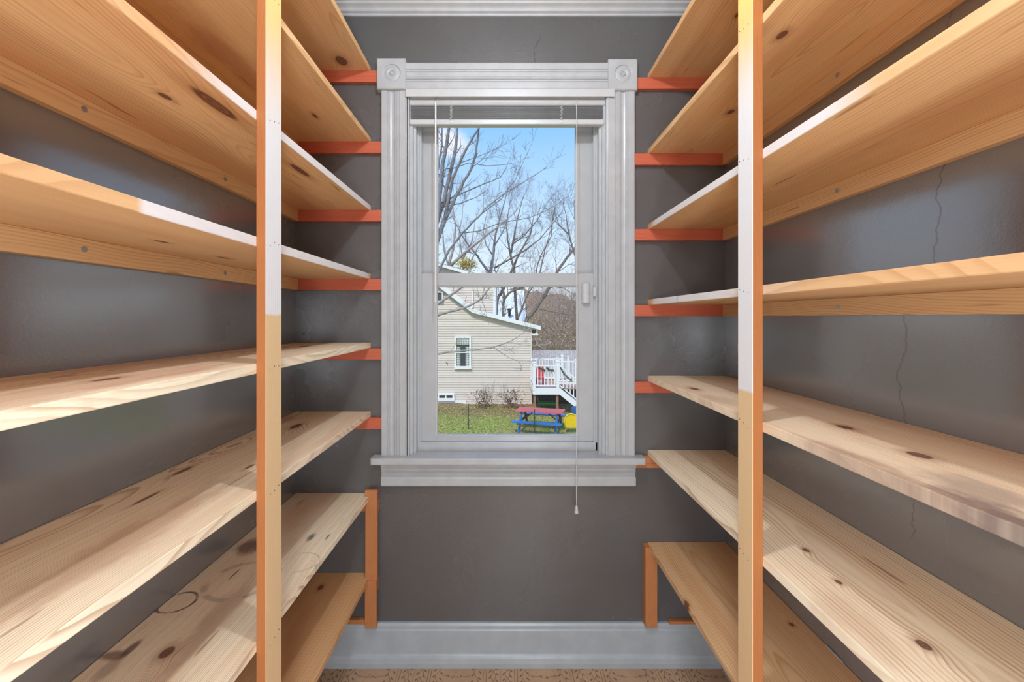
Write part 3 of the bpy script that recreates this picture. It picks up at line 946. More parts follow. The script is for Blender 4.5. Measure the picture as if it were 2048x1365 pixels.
o = obj('fallen_leaves', bm, None, origin=(0, 15, GZ), mats=[plain('leaf_tan', lin(206, 176, 128), .8, var=.1), plain('leaf_yellow', lin(212, 190, 96), .8, var=.1), plain('leaf_brown', lin(146, 100, 66), .8, var=.1)])
tag(o, 'tan and yellow fallen leaves scattered over the lawn', 'leaves', kind='stuff')

# ---- neighbour's house, gable wall facing the window
HD = 21.0
house = empty('house', (0, HD - D0, GZ), 'beige clapboard house with white sloping fascia beyond the lawn', 'house')
Yh = HD - D0
HX1 = at(1063, 0, HD).x
def rake_z(x):
    """underside of the rake above the wall at x"""
    xa, za = at(945, 626, HD).x, at(945, 626, HD).z
    xb, zb = at(1080, 660, HD).x, at(1080, 660, HD).z
    if x > xa: return za + (x - xa) * (zb - za) / (xb - xa)
    xc, zc = at(880, 576, HD).x, at(880, 576, HD).z
    return za + (x - xa) * (zc - za) / (xc - xa)
HX0 = -6.8
zb0 = at(0, 809, HD).z
# core wall
bm = bmesh.new()
xs = [HX0, at(945, 0, HD).x, HX1]
prism(bm, [(HX0, Yh + .03, GZ)] + [(HX1, Yh + .03, GZ)] + [(x, Yh + .03, rake_z(x) + .1) for x in reversed(xs)], (0, 5.0, 0))
obj('wall', bm, M_SIDING, house)
# clapboards, real laps but too small to pick apart
def laps(bm, z0, z1, x0, xr, top, y, pitch=0.1175, left=None):
    z = z0
    while z < z1:
        za, zt = z, z + pitch
        # right end limited by roof line
        xr_ = xr
        if top is not None:
            if zt > top(x0): break
            x = xr
            while x > x0 and top(x) < zt: x -= 0.03
            xr_ = x
        prism(bm, [(x0, y - 0.023, za), (x0, y + 0.0, za), (x0, y, zt), (x0, y - 0.001, zt - .012)], (xr_ - x0, 0, 0))
        z += pitch
bm = bmesh.new(); laps(bm, zb0, 6.5, HX0, HX1 - .05, rake_z, Yh + .03)
o = obj('siding', bm, M_SIDING, house); o['kind'] = 'stuff'
obj('corner_trim', B(HX1 - .06, HX1 + .02, Yh - .0, Yh + .06, zb0, rake_z(HX1)), M_SIDING2, house)
# white skirt boards at the foot of the wall
p = lambda a, b_, c, d, dd, th: B(at(a, 0, dd).x, at(c, 0, dd).x, dd - D0 - th, dd - D0, at(0, d, dd).z, at(0, b_, dd).z)
obj('skirt_board', p(840, 800, 932, 806, HD, .03), M_WHITE, house)
obj('skirt_board', p(926, 806, 1063.5, 812, HD, .04), M_WHITE, house)
obj('foundation', B(HX0, HX1 - .05, Yh + .01, Yh + .2, GZ, zb0 + .02), plain('brick_red_foundation', lin(120, 92, 80), .9, var=.2, scale=6), house)
# rake boards (steep, then shallow) and roof slabs
def slab(bm, a, b_, th, y0, y1):
    """sloping slab in the xz plane from a to b_, thickness th upward"""
    (xa, za), (xb, zb) = a, b_
    prism(bm, [(xa, y0, za), (xb, y0, zb), (xb, y0, zb + th), (xa, y0, za + th)], (0, y1 - y0, 0))
bm = bmesh.new()
xk = at(945, 0, HD).x; xe = at(1081, 0, HD).x
kk = 9 * HD / F
slab(bm, (HX0, rake_z(HX0)), (xk, rake_z(xk)), .27, Yh - .22, Yh - .17)
slab(bm, (xk, rake_z(xk)), (xe, rake_z(xe)), .19, Yh - .22, Yh - .17)
obj('fascia', bm, M_WHITE, house)
bm = bmesh.new()
slab(bm, (xk, rake_z(xk) + .10), (xe, rake_z(xe) + .10), .08, Yh - .168, Yh + 5.0)
slab(bm, (HX0, rake_z(HX0) + .16), (xk, rake_z(xk) + .16), .08, Yh - .168, Yh + .28)
obj('roof', bm, M_ROOF, house)
# eave return with gutter end and vent light
bm = B(at(1064, 0, HD).x, at(1076, 0, HD).x, Yh - .1, Yh + .5, at(0, 671, HD).z, at(0, 668, HD).z)
obj('eave_return', bm, M_WHITE, house)
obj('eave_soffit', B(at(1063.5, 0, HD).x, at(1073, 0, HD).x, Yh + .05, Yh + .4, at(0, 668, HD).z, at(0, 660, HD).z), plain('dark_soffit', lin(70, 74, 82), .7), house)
bm = bmesh.new(); tube(bm, [at(1076, 656, HD), at(1073, 664, HD), at(1072, 671, HD)], .05, 6)
obj('gutter_end', bm, plain('cream_gutter', lin(232, 220, 180), .5), house)
# upper block set back behind the lower roof
UD = 21.9; Yu = UD - D0
def urake(x):
    xa, za = at(876, 533, UD).x, at(876, 533, UD).z; xb, zb = at(925, 547, UD).x, at(925, 547, UD).z
    return za + (x - xa) * (zb - za) / (xb - xa)
UX1 = at(991, 0, UD).x
bm = bmesh.new(); prism(bm, [(HX0, Yu + .03, rake_z(HX0) - 4), (UX1, Yu + .03, .3), (UX1, Yu + .03, urake(UX1)), (HX0, Yu + .03, urake(HX0))], (0, 4.5, 0))
obj('upper_wall', bm, M_SIDING2, house)
bm = bmesh.new(); laps(bm, .9, 6.9, HX0, UX1 - .09, urake, Yu + .03, .125)
o = obj('upper_siding', bm, M_SIDING2, house); o['kind'] = 'stuff'
obj('corner_board', B(at(986, 0, UD).x, UX1 + .02, Yu - .02, Yu + .06, .9, urake(UX1)), M_WHITE, house)
obj('vent_pipe', B(at(944.3, 0, UD).x, at(946.6, 0, UD).x, Yu - .06, Yu - .0, at(0, 625, UD).z, at(0, 577, UD).z), M_WHITE, house)
bm = bmesh.new(); xe2 = at(996, 0, UD).x
slab(bm, (HX0, urake(HX0)), (xe2, urake(xe2)), .15, Yu - .25, Yu - .2)
obj('fascia', bm, M_WHITE, house)
bm = bmesh.new(); slab(bm, (HX0, urake(HX0) + .10), (xe2, urake(xe2) + .10), .09, Yu - .198, Yu + 4.6); obj('roof', bm, M_ROOF, house)

# house windows
def curtain_mat():
    m, g, b = newmat('plaid_curtain')
    x, y, z, co = g.objco()
    a = g.step(g.abs(g.frac(x / 0.11) - .5), .22, .28); c = g.step(g.abs(g.frac(z / 0.11) - .5), .22, .28)
    col = g.mix(a * .5 + c * .5, lin(226, 226, 214), lin(120, 126, 112))
    g.put(b.inputs['Base Color'], col); b.inputs['Roughness'].default_value = .9
    return m
M_CURT = curtain_mat()
def hwin(px0, py0, px1, py1, dd, rail=True, parent=house, curtain=True):
    a = at(px0, py1, dd); b_ = at(px1, py0, dd)
    x0, x1, z0, z1 = a.x, b_.x, a.z, b_.z
    y = dd - D0
    fw = (x1 - x0) * .11
    w = empty('window', ((x0 + x1) / 2, y, z0)); w.parent = parent; w.location = Vector(((x0 + x1) / 2, y, z0)) - worldloc(parent)
    bm = bmesh.new()
    box(bm, x0, x0 + fw, y - .09, y + .02, z0 + fw * 1.5, z1 - fw); box(bm, x1 - fw, x1, y - .09, y + .02, z0 + fw * 1.5, z1 - fw)
    box(bm, x0, x1, y - .09, y + .02, z1 - fw, z1); box(bm, x0 - .01, x1 + .01, y - .11, y + .02, z0, z0 + fw * 1.5)
    if rail == 'h': box(bm, x0 + fw, x1 - fw, y - .075, y - .03, (z0 + z1) / 2 - .02, (z0 + z1) / 2 + .03)
    if rail == 'v': box(bm, (x0 + x1) / 2 - .03, (x0 + x1) / 2 + .03, y - .075, y - .03, z0 + fw * 1.5, z1 - fw)
    obj('window_frame', bm, M_WHITE, w)
    obj('room_shade_sheet', B(x0 + fw, x1 - fw, y - .028, y - .02, z0 + fw * 1.5, z1 - fw), M_DARKROOM, w)  # dark sheet behind the pane paints the unlit room's shade
    obj('pane', B(x0 + fw, x1 - fw, y - .064, y - .060, z0 + fw * 1.5, z1 - fw), M_GLASS, w)
    if curtain:
        bm = bmesh.new(); mw = (x1 - x0 - 2 * fw)
        def cur(xa, xb, za, zb_):
            n = 8; fr = [(xa + (xb - xa) * i / n, y - .036 - .010 * (i % 2)) for i in range(n + 1)]
            for (p0, q0), (p1, q1) in zip(fr, fr[1:]):
                bm.faces.new([bm.verts.new((p0, q0, za)), bm.verts.new((p1, q1, za)), bm.verts.new((p1, q1, zb_)), bm.verts.new((p0, q0, zb_))])
        cur(x0 + fw, x1 - fw, z1 - fw - (z1 - z0) * .20, z1 - fw)
        cur(x0 + fw, x0 + fw + mw * .30, z0 + fw * 1.6, z0 + (z1 - z0) * .68); cur(x1 - fw - mw * .30, x1 - fw, z0 + fw * 1.6, z0 + (z1 - z0) * .68)
        obj('curtain', bm, M_CURT, w, origin=(x0, y, z0))
    return w
hwin(909.5, 673, 942.5, 738, HD, 'h')
hwin(869, 584, 886, 605, HD, None, curtain=False)
hwin(875, 787, 909, 802, HD, 'v', curtain=False)
obj('hose_bib', B(at(893, 0, HD).x, at(894.5, 0, HD).x, Yh - .08, Yh - .01, at(0, 727, HD).z, at(0, 725, HD).z), M_DARK, house)

# ---- white roofed building behind
WD = 37.0; yw = WD - D0
shed = empty('white_building', (at(1005, 0, WD).x, yw, GZ), 'low building with broad white roof behind the beige house', 'building')
bm = bmesh.new()
a = at(900, 583, WD + 5); b_ = at(1047.5, 583, WD + 5); c = at(1054, 645, WD); d = at(900, 645, WD)
prism(bm, [a, b_, c, d], (0, 0, .12))
obj('roof', bm, M_WHITE, shed)
obj('wall', B(d.x + .3, c.x - .2, yw + .2, yw + 8, GZ, d.z), M_SIDING2, shed)
bm = bmesh.new(); lathe(bm, at(1019, 633, WD) + Vector((0, 0.3, 0)), (0, 0, 1), [(.12, 0), (.12, .5), (.2, .5), (.2, .65), (0, .7)], 10); obj('roof_vent', bm, M_DARK, shed)
# white dome-topped roof showing above the meeting rail
FH = 95.0; fk = FH / 60.0; fy = FH - D0
ro = empty('far_house', (at(1085, 0, FH).x, fy, GZ), 'distant house whose pale roof top shows just above the meeting rail', 'house')
a, b_ = at(1066, 547, FH), at(1106, 547, FH)
bm = bmesh.new(); prism(bm, [(a.x, fy, a.z), (b_.x, fy, b_.z), (b_.x - .9 * fk, fy, b_.z + .35 * fk), (a.x + 1.1 * fk, fy, a.z + .5 * fk), (a.x + .4 * fk, fy, a.z + .4 * fk)], (0, 6, 0)); obj('roof', bm, M_WHITE, ro)
obj('wall', B(a.x + .3, b_.x - .3, fy + .3, fy + 5.7, GZ, a.z), M_WHITE, ro)
obj('chimney', B(at(1071, 0, FH).x, at(1089, 0, FH).x, fy + 2, fy + 3, a.z + .2, at(0, 539, FH).z), M_ROOF, ro)

# ---- grey board fence behind the deck
FD = 30.0
fe = empty('board_fence', (at(1110, 0, FD).x, FD - D0, GZ), 'weathered grey board fence behind the white deck', 'fence')
bm = bmesh.new()
x = at(1040, 0, FD).x; zt = at(0, 701, FD).z
while x < 9.0:
    box(bm, x, x + .13, FD - D0, FD - D0 + .02, GZ, zt + rn.uniform(-.02, .02)); x += .145
o = obj('fence_boards', bm, plain('weathered_board', lin(216, 212, 216), .9, var=.12, scale=6), fe); o['kind'] = 'stuff'
obj('fence_rail', B(at(1040, 0, FD).x, 9, FD - D0 + .02, FD - D0 + .06, zt - .4, zt - .3), M_BARK3, fe)

# ---- deck with white railings
M_PT = plain('pressure_treated_post', lin(160, 118, 84), .85, var=.12, scale=8)
d1, d2 = 18.5, 20.9
deck = empty('deck', (at(1093, 0, d1).x, d1 - D0, GZ), 'raised deck with white railings and steps at the right of the beige house', 'deck')
ya, yb = d1 - D0, d2 - D0
dx0, dx1 = at(1067, 0, d1).x, at(1119, 0, d1).x
zf = at(0, 777, d1).z
obj('deck_boards', B(dx0, dx1 + .9, ya, yb, zf - .04, zf), plain('deck_board', lin(190, 150, 136), .8, var=.08), deck)
bm = bmesh.new(); box(bm, dx0, dx1, ya - .03, ya, zf - .27, zf + .02); box(bm, dx0 - .03, dx0, ya, yb, zf - .27, zf + .02)
obj('skirt', bm, M_WHITE, deck)
for px in (1070, 1115.5):
    x = at(px, 0, d1).x
    obj('support_post', B(x - .06, x + .04, ya + .05, ya + .15, GZ, zf - .2), M_PT, deck)
def rpost(x, y, z0, z1, wd=.055):
    bm = bmesh.new(); box(bm, x - wd, x + wd, y - wd, y + wd, z0, z1); box(bm, x - wd - .02, x + wd + .02, y - wd - .02, y + wd + .02, z1, z1 + .03)
    prism(bm, [(x - wd, y - wd, z1 + .03), (x + wd, y - wd, z1 + .03), (x + wd, y + wd, z1 + .03), (x - wd, y + wd, z1 + .03)], (0, 0, .03))
    obj('railing_post', bm, M_WHITE, deck)
def rail(xa, ya_, xb, yb_, za, zb_, h=.93, lo=.08):
    """railing from a to b; za, zb_ are floor heights"""
    A = Vector((xa, ya_, 0)); Bv = Vector((xb, yb_, 0)); n = Vector((-(Bv - A).y, (Bv - A).x, 0)).normalized() * .03
    for zo, th in ((h, .06), (lo, .06)):
        bm = bmesh.new()
        prism(bm, [A - n + Vector((0, 0, za + zo)), A + n + Vector((0, 0, za + zo)), A + n + Vector((0, 0, za + zo + th)), A - n + Vector((0, 0, za + zo + th))], (Bv - A) + Vector((0, 0, zb_ - za)))
        obj('rail', bm, M_WHITE, deck)
    L_ = (Bv - A).length; k = max(2, int(L_ / .135))
    for i in range(1, k):
        t = i / k; P = A.lerp(Bv, t); zz_ = za + (zb_ - za) * t
        obj('baluster', B(P.x - .019, P.x + .019, P.y - .019, P.y + .019, zz_ + lo + .05, zz_ + h), M_WHITE, deck)
rail(dx0 + .04, ya + .03, dx1 - .06, ya + .03, zf, zf)
rail(dx0 + .04, yb, at(1124, 0, d2).x, yb, zf, zf, .98)
rail(dx0 + .03, ya + .06, dx0 + .03, yb, zf, zf)
xr2 = at(1152, 0, 19.8).x
rail(dx1 + .02, 19.8 - D0, xr2, 19.8 - D0, zf + .02, zf + .02, .95)
for x, y, zt in ((dx0 + .03, ya + .02, zf + 1.07), (dx1 - .07, ya + .02, zf + 1.12), (at(1124, 0, d2).x, yb, zf + 1.16), (at(1113, 0, 19.9).x, 19.9 - D0, zf + 1.12), (xr2, 19.8 - D0, zf + 1.05),
                 (at(1136, 0, 21.6).x, 21.6 - D0, zf + 1.05)):
    rpost(x, y, zf - .1, zt)
obj('landing_skirt', B(dx1, xr2, 19.8 - D0 - .02, 19.8 - D0 + .02, zf - .25, zf + .05), M_WHITE, deck)
# stairs down to the right, with stringer, treads and sloping rail
sx = dx1; ex = at(1175, 0, d1).x; ez = zf - (ex - sx) * .80
bm = bmesh.new(); prism(bm, [(sx, ya - .03, zf + .02), (ex, ya - .03, ez + .02), (ex, ya - .03, ez - .27), (sx, ya - .03, zf - .27)], (0, .04, 0)); obj('stair_stringer', bm, M_WHITE, deck)
for i in range(5):
    t = (i + .5) / 6; xx = sx + (ex - sx) * t
    obj('stair_tread', B(xx - .13, xx + .13, ya + .02, ya + 1.0, zf - (xx - sx) * .8 - .10, zf - (xx - sx) * .8 - .06), M_WHITE, deck)
rail(sx + .02, ya + .03, ex, ya + .03, zf, ez, .93)
# pink-and-red play chair and dark shed seen through the rails
tc = empty('toy_chair', (at(1079, 0, 19.4).x, 19.4 - D0, zf), 'red plastic play chair standing behind the deck railing', 'toy')
M_RED = plain('red_plastic', lin(214, 60, 72), .4)
c = Vector((at(1080, 0, 19.4).x, 19.4 - D0, zf))
bm = bmesh.new()
prism(bm, [c + Vector((x_, .0, z_)) for x_, z_ in ((-.16, .38), (.16, .38), (.17, .72), (.12, .84), (0, .88), (-.12, .84), (-.17, .72))], (0, .05, 0)); obj('backrest', bm, M_RED, tc, bevel=.01)
obj('seat', B(c.x - .17, c.x + .17, c.y - .28, c.y + .05, zf + .30, zf + .37), M_RED, tc, bevel=.01)
for ax in (-.14, .14):
    for ay in (-.25, .02): obj('leg', B(c.x + ax - .03, c.x + ax + .03, c.y + ay - .03, c.y + ay + .03, zf, zf + .31), M_RED, tc)
# leafy garlands on the rails
M_GARL = plain('faded_green_garland', lin(112, 124, 108), .9, var=.2)
def garland(pts, label):
    bm = bmesh.new()
    pts = [Vector(p_) for p_ in pts]
    for i in range(160):
        t = rn.random() * (len(pts) - 1); k = int(t); P = pts[k].lerp(pts[k + 1], t - k)
        e = Vector((rn.uniform(-1, 1), rn.uniform(-1, 1), rn.uniform(-1, 1))) * .045; e2 = Vector((rn.uniform(-1, 1), rn.uniform(-1, 1), rn.uniform(-1, 1))) * .02
        P = P + Vector((rn.uniform(-.02, .02), rn.uniform(-.02, .02), rn.uniform(-.03, .03)))
        bm.faces.new([bm.verts.new(P - e), bm.verts.new(P + e2), bm.verts.new(P + e), bm.verts.new(P - e2)])
    tube(bm, pts, .012, 5)
    tag(obj('garland', bm, M_GARL), label, 'garland', group='garlands on the deck railing')
dg = d1 - .06
garland([at(1077, 735, dg), at(1084, 739, dg), at(1090, 742, dg)], 'short green garland draped on the left half of the front deck rail')
garland([at(1093, 736, dg), at(1100, 741, dg), at(1108, 742, dg)], 'short green garland draped on the right half of the front deck rail')
garland([at(1121, 736, dg), at(1130, 751, dg), at(1144, 762, dg)], 'green garland trailing down the sloping stair rail')

# green plastic wheelbarrow-like tub under the deck
td = 20.3; tub = empty('green_tub', (at(1094, 0, td).x, td - D0, GZ), 'green plastic tub lying under the deck between its wooden posts', 'tub')
M_GRN = plain('green_plastic', lin(36, 130, 52), .45, var=.1)
x0, x1 = at(1076, 0, td).x, at(1112, 0, td).x; z1_ = at(0, 805, td).z; z0_ = GZ
bm = bmesh.new()
yy = td - D0
prof_o = [(x0, z1_), (x0 + .12, z0_ + .04), (x1 - .12, z0_ + .04), (x1, z1_)]
prism(bm, [(x, yy - .3, z) for x, z in prof_o], (0, .03, 0)); prism(bm, [(x, yy + .3, z) for x, z in prof_o], (0, .03, 0))
prism(bm, [(x0 + .12, yy - .3, z0_ + .04), (x1 - .12, yy - .3, z0_ + .04), (x1 - .12, yy + .33, z0_ + .04), (x0 + .12, yy + .33, z0_ + .04)], (0, 0, .03))
prism(bm, [(x0, yy - .3, z1_), (x0 + .03, yy - .3, z1_), (x0 + .15, yy - .3, z0_ + .04), (x0 + .12, yy - .3, z0_ + .04)], (0, .63, 0))
prism(bm, [(x1, yy - .3, z1_), (x1 - .03, yy - .3, z1_), (x1 - .15, yy - .3, z0_ + .04), (x1 - .12, yy - .3, z0_ + .04)], (0, .63, 0))
obj('tub_body', bm, M_GRN, tub)
for t in (.3, .68):
    xx = x0 + (x1 - x0) * t; obj('rib', B(xx - .015, xx + .015, yy - .33, yy - .3, z0_ + .05, z1_ - .03), M_GRN, tub)
obj('rim', B(x0 - .02, x1 + .02, yy - .34, yy - .28, z1_ - .03, z1_ + .01), plain('light_green_rim', lin(90, 176, 100), .4), tub)
bm = bmesh.new(); tube(bm, [(x0, yy - .3, z1_), (x0 - .06, yy - .3, z1_ + .35)], .02, 6); obj('handle', bm, M_GRN, tub)
obj('under_deck_panel', B(dx0 + .1, dx1 + 1.6, yb + .05, yb + .1, GZ, zf - .1), plain('dark_lattice_panel', lin(58, 52, 48), .95, var=.3, scale=12), deck)

# ---- picnic table
pt = empty('picnic_table', at(1082, 866, 16.0), 'picnic table with red top and blue benches on the lawn', 'table')
pt.location.z = GZ
M_TR = plain('faded_red_paint', lin(218, 104, 100), .6, var=.06); M_TB = plain('blue_paint', lin(52, 124, 196), .5, var=.08); M_TD = plain('dark_maroon_leg', lin(96, 54, 52), .7)
PTC = Vector((at(1081, 0, 16.1).x, 16.1 - D0, GZ))
ROT = Matrix.Rotation(math.radians(-16), 3, 'Z')
def pbox(name, x0, x1, y0, y1, z0, z1, m):
    bm = B(x0, x1, y0, y1, z0, z1)
    bmesh.ops.rotate(bm, cent=(0, 0, 0), matrix=ROT, verts=bm.verts); bmesh.ops.translate(bm, vec=PTC, verts=bm.verts)
    return obj(name, bm, m, pt)
def pbar(name, a, b_, r, m):
    bm = bmesh.new(); tube(bm, [PTC + ROT @ Vector(a), PTC + ROT @ Vector(b_)], r, 4); return obj(name, bm, m, pt)
for k in range(5): pbox('top_plank', -.87, .87, -.36 + k * .145, -.225 + k * .145, .70, .74, M_TR)
for sy in (-1, 1):
    pbox('bench_plank', -.90, .90, *sorted((sy * .62, sy * .75)), .40, .44, M_TB); pbox('bench_plank', -.90, .90, *sorted((sy * .765, sy * .88)), .40, .44, M_TB)
    for sx_ in (-1, 1):
        pbar('leg', (sx_ * .66, sy * .22, .70), (sx_ * .66, sy * .70, 0.0), .045, M_TD if sy > 0 else M_TB)
for sx_ in (-1, 1):
    pbox('crossbeam', *sorted((sx_ * .64, sx_ * .69)), -.85, .85, .34, .40, M_TD); pbox('top_cleat', *sorted((sx_ * .64, sx_ * .69)), -.36, .36, .65, .70, M_TD)
    pbar('brace', (sx_ * .64, 0, .36), (sx_ * .22, 0, .69), .02, M_TD)

# ---- yellow play seat at the right edge
ydn = 15.6
ys_ = empty('play_panel', at(1142, 868, ydn), 'yellow round-topped plastic play panel standing right of the picnic table', 'toy'); ys_.location.z = GZ
M_YEL = plain('yellow_plastic', lin(246, 204, 16), .4, var=.05); M_YEL2 = plain('yellow_rim', lin(250, 222, 60), .4, var=.04)
cx, hw = at(1142.5, 0, ydn).x, 13.5 * ydn / F
zb_, zt_ = at(0, 856, ydn).z, at(0, 828, ydn).z
arc = [(cx + hw * math.cos(a), zt_ - hw * 1.0 + hw * math.sin(a)) for a in [math.pi * i / 14 for i in range(15)]]
outl = [(cx + hw * .92, zb_)] + arc + [(cx - hw * .92, zb_)]
bm = bmesh.new(); prism(bm, [(x, ydn - D0, z) for x, z in outl], (0, .05, 0)); obj('panel', bm, M_YEL, ys_)
bm = bmesh.new(); tube(bm, [(x, ydn - D0 - .01, z) for x, z in outl], .022, 6); obj('panel_rim', bm, M_YEL2, ys_, smooth=True)
for sg in (-1, 1): obj('leg', B(cx + sg * hw * .85 - .02, cx + sg * hw * .85 + .02, ydn - D0, ydn - D0 + .04, GZ, zb_ + .01), plain('orange_leg', lin(206, 150, 80), .6), ys_)
bs_ = empty('blue_barrel', (at(1155, 0, 17).x, 17 - D0, GZ), 'blue plastic barrel half hidden behind the yellow play panel', 'barrel')
bm = bmesh.new(); lathe(bm, (at(1156, 0, 17).x, 17 - D0, GZ), (0, 0, 1), [(0, 0), (.24, 0), (.27, .1), (.27, .6), (.22, .66), (0, .66)], 20); obj('barrel_body', bm, plain('blue_barrel_plastic', lin(40, 84, 140), .5), bs_, smooth=True)

# ---- two green fence stakes
def stake(px, pyt, pyb, label, w=.018):
    d = 4.15 * F / (pyb - CYP); q = at(px, pyb, d); z1 = at(px, pyt, d).z
    r = empty('fence_stake', (q.x, q.y, GZ), label, 'stake', group='green metal fence stakes on the lawn')
    bm = bmesh.new(); box(bm, q.x - w, q.x + w, q.y, q.y + .008, GZ, z1); box(bm, q.x - .004, q.x + .004, q.y - .03, q.y, GZ, z1); obj('stake_post', bm, plain('dark_green_metal', lin(62, 98, 84), .6), r)
    bm = bmesh.new()
    for i in range(6): box(bm, q.x - w * .5, q.x + w * .5, q.y - .045, q.y - .03, GZ + .15 + i * .12, GZ + .17 + i * .12)
    obj('stake_studs', bm, plain('dark_green_metal2', lin(62, 98, 84), .6), r)
stake(937, 808, 859, 'green metal stake standing alone on the lawn left of the picnic table')
stake(1069, 819, 874, 'green metal stake standing just in front of the picnic table')

# ------------------------------------------------------------------ trees
def sprout(bm, p, d, length, r, level, rg, sides=4, bend=.25, up=.10, kids=(3, 5)):
    n = 4 if level > 0 else 3
    pts = [Vector(p)]; rad = [r]; dd = Vector(d).normalized()
    for i in range(n):
        dd = (dd + Vector((rg.uniform(-1, 1), rg.uniform(-1, 1), rg.uniform(-1, 1))) * bend + Vector((0, 0, up))).normalized()
        pts.append(pts[-1] + dd * length / n); rad.append(max(.0035, r * (1 - .75 * (i + 1) / n)))
    tube(bm, pts, rad, sides if level > 1 else 3, cap=False)
    if level > 0:
        for k in range(rg.randint(*kids)):
            t = rg.uniform(.25, 1.0) * n; i = min(int(t), n - 1); q = pts[i].lerp(pts[i + 1], t - i)
            side = dd.cross(Vector((rg.uniform(-1, 1), rg.uniform(-1, 1), rg.uniform(-1, 1)))).normalized()
            nd = (dd * rg.uniform(.5, 1.0) + side * rg.uniform(.5, .95)).normalized()
            sprout(bm, q, nd, length * rg.uniform(.45, .75), max(.004, rad[i] * .6), level - 1, rg, sides, bend, up, kids)


def limb_tree(name, label, base, limbs, d, mat, seed, lvl=2, every=3, tw_len=1.6, group=None, leaves=None, depth_jit=.8, rk=1.0):
    """limbs: list of ([(px,py),...], r0 px, r1 px) at distance d; each tree is trunk + branches + twigs"""
    rg = random.Random(seed)
    root = empty(name, (base[0], base[1], GZ), label, 'tree', group=group)
    tw = bmesh.new()
    first = True
    for pl, r0, r1 in limbs:
        dj = rg.uniform(-depth_jit, depth_jit)
        pts = []; rad = []
        n = len(pl)
        for i, (px, py) in enumerate(pl):
            dd = d + dj * (i / max(1, n - 1))
            pts.append(at(px, py, dd)); rad.append((r0 + (r1 - r0) * i / max(1, n - 1)) * d / F * .5)
        # smooth by subdividing with jitter
        P2, R2 = [], []
        for i in range(n - 1):
            for k in range(3):
                t = k / 3
                P2.append(pts[i].lerp(pts[i + 1], t) + (Vector((rg.uniform(-1, 1), rg.uniform(-1, 1), rg.uniform(-1, 1))) * rad[i] * .35 if k else Vector())); R2.append(rad[i] * (1 - t) + rad[i + 1] * t)
        P2.append(pts[-1]); R2.append(rad[-1])
        bm = bmesh.new(); tube(bm, P2, R2, 8)
        obj('trunk' if first else 'branch', bm, mat, root, smooth=True)
        first = False
        if every:
            for i in range(2, len(P2), every):
                dirv = (P2[i] - P2[i - 1]).normalized()
                for q in range(rg.randint(1, 2)):
                    side = dirv.cross(Vector((rg.uniform(-1, 1), rg.uniform(-1, 1), rg.uniform(-1, 1)))).normalized()
                    sprout(tw, P2[i], (dirv * .8 + side * .7).normalized(), tw_len * rg.uniform(.5, 1.1), max(.005, min(R2[i] * .5, .03)), lvl, rg, bend=.22)
            sprout(tw, P2[-1], (P2[-1] - P2[-2]).normalized(), tw_len * .9, R2[-1], lvl, rg)
    o = obj('twigs', tw, mat, root); o['kind'] = 'stuff'
    if leaves:
        bm = bmesh.new(); c, rx, rz, cnt, lm = leaves
        for i in range(cnt):
            v = Vector((rg.gauss(0, 1), rg.gauss(0, 1), rg.gauss(0, 1))) * .45
            P = c + Vector((v.x * rx, v.y * rx, v.z * rz)); e = Vector((rg.uniform(-1, 1), rg.uniform(-1, 1), rg.uniform(-1, 1))) * .06; f2 = Vector((rg.uniform(-1, 1), rg.uniform(-1, 1), rg.uniform(-1, 1))) * .05
            bm.faces.new([bm.verts.new(P - e), bm.verts.new(P + f2), bm.verts.new(P + e), bm.verts.new(P - f2)])
        o = obj('leaves', bm, lm, root); o['kind'] = 'stuff'
    return root


MD = 9.5
limb_tree('maple_tree', 'large bare grey tree near the window, many upright stems filling the left of the sky', (at(780, 0, MD).x, MD - D0), [
    ([(790, 1010), (795, 760), (820, 600), (862, 480), (878, 420), (884, 340), (891, 301), (898, 255), (904, 180)], 15, 4.5),
    ([(820, 600), (846, 520), (866, 470), (888, 403), (903, 335), (911, 298), (914, 255), (916, 170)], 12, 4.5),
    ([(846, 540), (880, 462), (893, 420), (905, 357), (918, 329), (940, 285), (960, 252), (990, 190)], 9, 2.5),
    ([(850, 560), (870, 500), (888, 446), (912, 392), (936, 350), (952, 312), (957, 265), (960, 200)], 9, 2.5),
    ([(862, 480), (872, 360), (878, 320), (884, 290), (884, 240), (888, 180)], 6, 2),
    ([(872, 352), (883, 346), (891, 338), (906, 337), (937, 326), (974, 332), (1014, 329), (1034, 325)], 3, .6),
    ([(905, 357), (923, 325), (952, 315), (981, 303), (1005, 292)], 2.2, .6),
    ([(936, 350), (948, 332), (966, 318), (976, 306), (990, 298)], 2.0, .5),
    ([(850, 425), (875, 411), (906, 394), (952, 375), (1000, 355), (1012, 337), (1017, 323)], 4, .8),
    ([(850, 430), (875, 417), (922, 407), (952, 395), (971, 383), (983, 368)], 3, .6),
    ([(850, 600), (877, 546), (898, 501), (925, 466), (952, 438), (963, 428), (968, 419), (1008, 388), (1072, 349), (1094, 334)], 5.5, .8),
    ([(963, 428), (1003, 398), (1014, 380), (1030, 362), (1046, 325), (1058, 300), (1066, 281)], 2.4, .5),
    ([(925, 466), (960, 462), (1000, 446), (1055, 437), (1085, 425), (1110, 412), (1130, 396)], 2.4, .6),
], MD, M_BARK, 4, lvl=1, every=4, tw_len=.42, depth_jit=.5)
